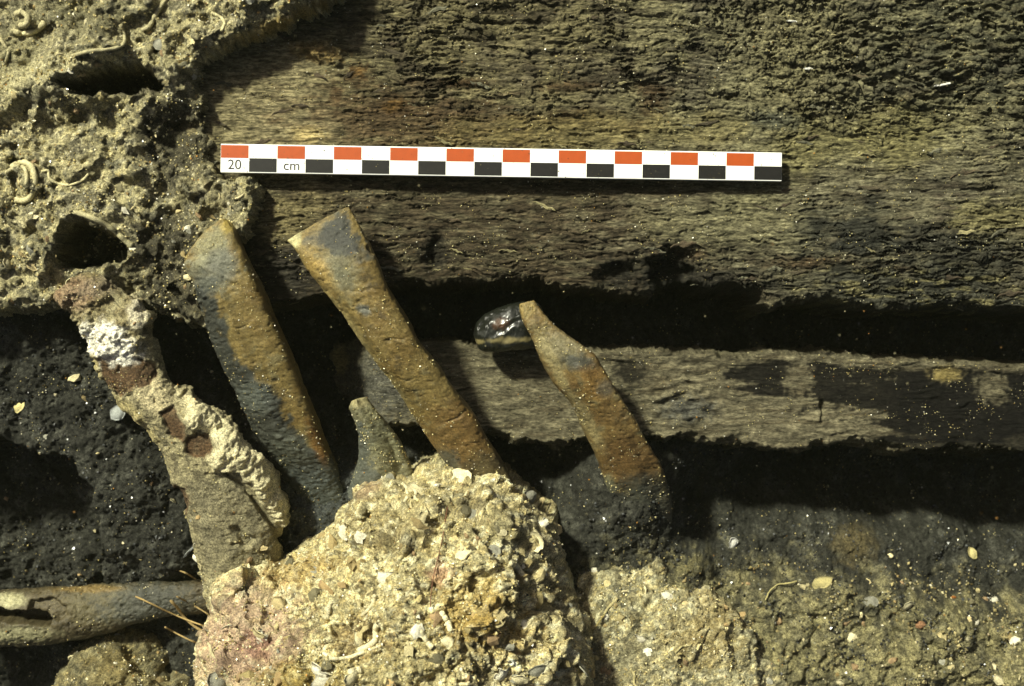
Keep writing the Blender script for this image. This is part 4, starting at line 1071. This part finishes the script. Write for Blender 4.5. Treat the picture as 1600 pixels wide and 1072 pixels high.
for k, (pts, r) in enumerate([([(796, 880), (806, 884), (814, 896), (822, 908)], .12), ([(566, 962), (574, 954), (583, 944), (586, 930)], .07), ([(505, 962), (512, 966), (514, 950), (518, 940)], .09), ([(560, 1016), (576, 1010), (588, 1000), (586, 980), (594, 972)], .11),
                              ([(650, 978), (660, 990), (668, 1004), (676, 1012)], .10), ([(545, 1052), (556, 1048), (566, 1046)], .13), ([(505, 1020), (520, 1030), (545, 1028), (570, 1018)], .07), ([(628, 755), (636, 762), (637, 776), (632, 784)], .07), ([(645, 760), (650, 770), (648, 780)], .06), ([(690, 958), (700, 972), (704, 985)], .10)]):
    tube_on(S_BLD, 'worm_tube', pts, r, (222, 212, 172), boulder, 80 + k)
for k, (pts, r) in enumerate([([(985, 1045), (992, 1055), (990, 1068), (998, 1076)], .05), ([(965, 935), (950, 950), (944, 960)], .05), ([(1055, 1020), (1065, 1010), (1080, 1008)], .04)]):
    tube_on(S_COB, 'worm_tube', pts, r, (196, 184, 134), cob, 95 + k)
def shell_at(surf, px, py, size, proto, parent, name, mat, spin=0., tilt=.2, lift=.1, flat=1.0, seed=1):
    v, n = near(surf, px, py); rng = np.random.default_rng(seed)
    o = link(name, proto, mat, parent); o.location = tuple((v + n * size * lift) * CM); o.rotation_mode = 'QUATERNION'
    o.rotation_quaternion = frame_on(n * .3 + np.array([0, 0, .7]), spin, tilt, rng); o.scale = (size, size * flat, size); return o
for k, (a, b, sz, p, sp) in enumerate([(508, 1046, .9, 2, 0), (548, 1054, .7, 0, .8), (780, 1050, .7, 2, 1.5), (812, 1058, .8, 0, .4), (600, 905, .6, 2, 2), (508, 822, .55, 0, 1), (826, 776, .7, 4, .5), (655, 985, .6, 2, 1), (436, 858, 1.1, 5, -.5), (560, 840, .5, 2, 1.7), (700, 1000, .6, 0, .7), (770, 860, .55, 4, 2)]):
    shell_at(S_BLD, a, b, sz, PR_SHELL[p], boulder, 'shell_fragment', M_SHELL, sp, .5, .15, .7, k)

# loose things on the mud: each one stands for itself
RED_ST = stone_mesh('pebble', 71, (178, 112, 48), .7); PALE_ST = stone_mesh('pebble', 72, (226, 214, 166), .9); GREY_SH = shell_mesh(73, (150, 154, 150), .8, .1); WHITE_SH = shell_mesh(74, (226, 224, 214), .3, .5); TAN_SH = shell_mesh(75, (190, 178, 122), .3, .3)
LOOSE = [(S_SEA, 'shell_fragment', 'bluish white pointed shell shard standing in mud right of the small lump', 'shell', 1146, 853, .52, WHITE_SH, M_SHELL, 1.2, .9, .2, .6),
         (S_SEA, 'shell_fragment', 'pale triangular shell chip on black mud near the right edge', 'shell', 1518, 866, .5, TAN_SH, M_SHELL, 1.5, .1, .12, .75),
         (S_SEA, 'pebble', 'round cream pebble on dark mud below the black gap', 'pebble', 1389, 870, .24, PALE_ST, M_STONE, 0, 0, .2, 1),
         (S_SEA, 'shell_valve', 'thin oval tan shell valve at the upper rim of the grey silt', 'shell', 1284, 913, .85, TAN_SH, M_SHELL, .1, .2, .12, .55),
         (S_SEA, 'pebble', 'rounded reddish pebble half sunk in grey silt, right of the dark pits', 'pebble', 1437, 977, .42, stone_mesh('pebble', 76, (140, 104, 74), .8, .12), M_STONE, 0, 0, .0, 1),
         (S_SEA, 'pebble', 'tiny orange pebble on dark mud at the far right', 'pebble', 1490, 934, .2, RED_ST, M_STONE, 0, 0, .2, .7),
         (S_SEA, 'shell_valve', 'grey rounded shell against the lower side of the encrusted shaft', 'shell', 186, 647, .62, GREY_SH, M_SHELL, .5, .2, .15, .9),
         (S_SEA, 'shell_valve', 'small cream clam shell on black mud beside the encrusted shaft', 'shell', 118, 591, .5, PALE_ST, M_SHELL, .3, .1, .15, .7),
         (S_SEA, 'shell_fragment', 'flat olive shell fragment on black mud near the left edge', 'shell', 29, 637, .55, TAN_SH, M_SHELL, .6, .2, .15, .6),
         (S_SEA, 'shell_fragment', 'pinkish white shell chip at the rim of the black hollow', 'shell', 148, 725, .38, WHITE_SH, M_SHELL, .2, .1, .2, .6),
         (S_SEA, 'shell_fragment', 'small grey shell spike leaning on the mud above the rootlets', 'shell', 297, 860, .7, GREY_SH, M_SHELL, .75, .3, .2, .22),
         (S_TIM, 'shell_splinter', 'white splinter on the timber above the bar, nearer the top edge', 'splinter', 1234, 33, .42, WHITE_SH, M_SHELL, 0, 0, .12, .22),
         (S_TIM, 'shell_splinter', 'pinkish white splinter on the timber at upper right', 'splinter', 1470, 131, .60, WHITE_SH, M_SHELL, .17, 0, .12, .16),
         (S_TIM, 'shell_splinter', 'short white splinter on the timber midway between the bar and the top edge', 'splinter', 1261, 107, .34, WHITE_SH, M_SHELL, 0, 0, .12, .3)]
for k, (sf, nm, lab, cat, a, b, sz, me, mt, sp, tl, lf, fl) in enumerate(LOOSE):
    o = shell_at(sf, a, b, sz, me, None, nm, mt, sp, tl, lf, fl, k); tag(o, lab, cat)

# rootlets
for k, pts in enumerate([[(212, 932), (240, 945), (262, 956), (290, 968), (318, 978)], [(266, 938), (276, 948), (288, 966), (310, 984), (330, 992)], [(276, 932), (296, 942), (318, 955), (334, 966)], [(258, 980), (276, 990), (300, 1002), (318, 1008)], [(275, 890), (290, 895), (306, 905)]]):
    V = []
    Q = smooth_path(pts, 16)
    for j, (a, b) in enumerate(Q): V.append(P(a, b, -2.55 - .25 * k * .3 + .25 * math.sin(j * .5 + k) - .02 * j))
    o = link('rootlet', tube_mesh('rootlet', V, .035 + .02 * (k == 1), (150, 128, 82), 90 + k, 6, .3), M_SPLINT)
    tag(o, ['longest thin brown rootlet, reaching furthest over the slotted bone end', 'thickest brown rootlet, crossing the middle of the rootlets', 'short thin rootlet just above the thickest one, ending at the boulder', 'lowest rootlet, near the pitted stone', 'tiny rootlet above the others, against the encrusted shaft'][k], 'rootlet', 'rootlets between the slotted bone and the boulder')
# hair-like strands on and beside the boulder
for k, (pts, z0) in enumerate([([(700, 790), (690, 850), (676, 905), (672, 950)], 2.4), ([(945, 960), (925, 985), (918, 1010), (908, 1030), (900, 1050)], -.4), ([(1245, 908), (1215, 912), (1200, 925), (1196, 938)], -3.2)]):
    Q = smooth_path(pts, 18); sf = [S_BLD, S_COB, S_SEA][k]
    V = [P(a, b, near(sf, a, b)[0][2] + .12) for a, b in Q]
    V = np.array(V); V[:, 2] = np.convolve(np.pad(V[:, 2], 4, 'edge'), np.ones(9) / 9, 'valid') + .06
    o = link('weed_strand', tube_mesh('weed_strand', V, .016 if k == 0 else .03, [(104, 70, 52), (168, 152, 92), (176, 166, 112)][k], 97 + k, 6, .2), M_SPLINT)
    tag(o, ['hair-thin reddish strand lying down the face of the shell boulder', 'curved yellow strand in the shadow between boulder and small lump', 'pale curved strand on grey silt near the oval shell'][k], 'strand')

# =====================================================================  GLASS SHARD behind the pointed bone
def glass():
    m = bpy.data.materials.new('dark_glass'); m.use_nodes = True
    t = m.node_tree; b = t.nodes['Principled BSDF']
    tc = t.nodes.new('ShaderNodeTexCoord'); n = t.nodes.new('ShaderNodeTexNoise'); n.inputs['Scale'].default_value = 220; n.inputs['Detail'].default_value = 5
    t.links.new(tc.outputs['Object'], n.inputs['Vector'])
    cr = t.nodes.new('ShaderNodeValToRGB'); e = cr.color_ramp.elements
    e[0].position = .50; e[0].color = (.012, .013, .010, 1); e[1].position = .70; e[1].color = (.30, .26, .15, 1)
    at = t.nodes.new('ShaderNodeAttribute'); at.attribute_name = 'Col'; t.links.new(at.outputs['Color'], b.inputs['Base Color'])
    rr = t.nodes.new('ShaderNodeValToRGB'); rr.color_ramp.elements[0].position = .52; rr.color_ramp.elements[0].color = (.3,) * 3 + (1,); rr.color_ramp.elements[1].position = .68; rr.color_ramp.elements[1].color = (.8,) * 3 + (1,)
    t.links.new(n.outputs['Fac'], rr.inputs['Fac']); t.links.new(rr.outputs[0], b.inputs['Roughness'])
    bp = t.nodes.new('ShaderNodeBump'); bp.inputs['Strength'].default_value = .25; bp.inputs['Distance'].default_value = .0010
    t.links.new(n.outputs['Fac'], bp.inputs['Height']); t.links.new(bp.outputs[0], b.inputs['Normal'])
    b.inputs['IOR'].default_value = 1.52; b.inputs['Specular IOR Level'].default_value = .4
    b.inputs['Coat Weight'].default_value = .15; b.inputs['Coat Roughness'].default_value = .05
    return m
M_GLASS = glass()
def glass_top(G, tt, ux, uz):
    x, y = G[..., 0], G[..., 1]
    cx, cy = P(815, 560, -1)[:2]
    r = np.hypot(x - cx, y - cy)
    G[..., 2] += (uz > 0)[None, :] * (.028 * np.sin(r * 13 + 3.0 * pn2(x * 1.5, y * 1.5, 15)) + .02 * pn2(x * 4, y * 4, 16))
    return G
def glass_col(px, py, V, N):
    n2 = fb3(V, 2.2, 4, 251); n3 = fb3(V, 6, 3, 252)
    c = np.tile(np.array([.010, .011, .008]), (len(px), 1))
    c = mix(c, lin((120, 110, 74))[None], blob(px, py, 785, 532, 34, 4, -2, .7, .8 * n2 + .4 * n3) * .9)
    c = mix(c, lin((84, 52, 24))[None], blob(px, py, 782, 506, 12, 8, 0, .6, .5 * n3) * .5)
    return c
shard, S_GL = bone('glass_lump', 'dark glossy glassy lump on the plank edge behind the pointed bone', 'glass lump',
    [(739, 516, 741, 530, -1.35, .22), (744, 503, 748, 545, -1.3, .42), (758, 490, 758, 551, -1.2, .56), (776, 482, 776, 550, -1.15, .62), (796, 475, 796, 548, -1.1, .64), (818, 471, 818, 546, -1.1, .62), (840, 474, 840, 543, -1.15, .5), (852, 486, 852, 530, -1.2, .3)],
    glass_col, 250, .55, 2.2, M_GLASS, top=glass_top, nt=150, nphi=120, close=.2)
rng = np.random.default_rng(5)

# =====================================================================  PARTICLES drifting in the water
rng = np.random.default_rng(77)
n = 380
V_, F_, c_ = [], [], []
pxs = rng.random(n) * 1640 - 20; pys = rng.random(n) * 1100 - 14; zs = 1.5 + 12 * rng.random(n) ** 1.6 
rs = .008 + .026 * rng.random(n) ** 3.2
sv = stone_mesh('speck', 3, (255, 255, 255), .9, .15)
base = np.array([v.co[:] for v in sv.vertices]) / CM; fs = np.array([p.vertices[:] for p in sv.polygons])
for i in range(n):
    V_.append(base * 2 * rs[i] + P(pxs[i], pys[i], zs[i])); F_.append(fs + i * len(base))
    c_.append(np.tile(lin([(206, 196, 150), (170, 160, 120), (190, 140, 70)][rng.choice(3, p=[.5, .38, .12])]) * .5, (len(base), 1)))
parts = link('suspended_particles', raw_mesh('suspended_particles', np.concatenate(V_), np.concatenate(F_), np.concatenate(c_)), M_PIECE)
tag(parts, kind='stuff')


# =====================================================================  WATER between the lens and the wreck
hz = bpy.data.materials.new('silty_water'); hz.use_nodes = True
ht = hz.node_tree; ht.nodes.remove(ht.nodes['Principled BSDF'])
pv = ht.nodes.new('ShaderNodeVolumePrincipled'); pv.inputs['Color'].default_value = (.88, .92, .56, 1); pv.inputs['Density'].default_value = 0.012
ht.links.new(pv.outputs[0], ht.nodes['Material Output'].inputs['Volume'])
haze = link('haze', boxmesh('haze', -40, 40, -34, 34, -110, 56), hz)
tag(haze, kind='stuff')
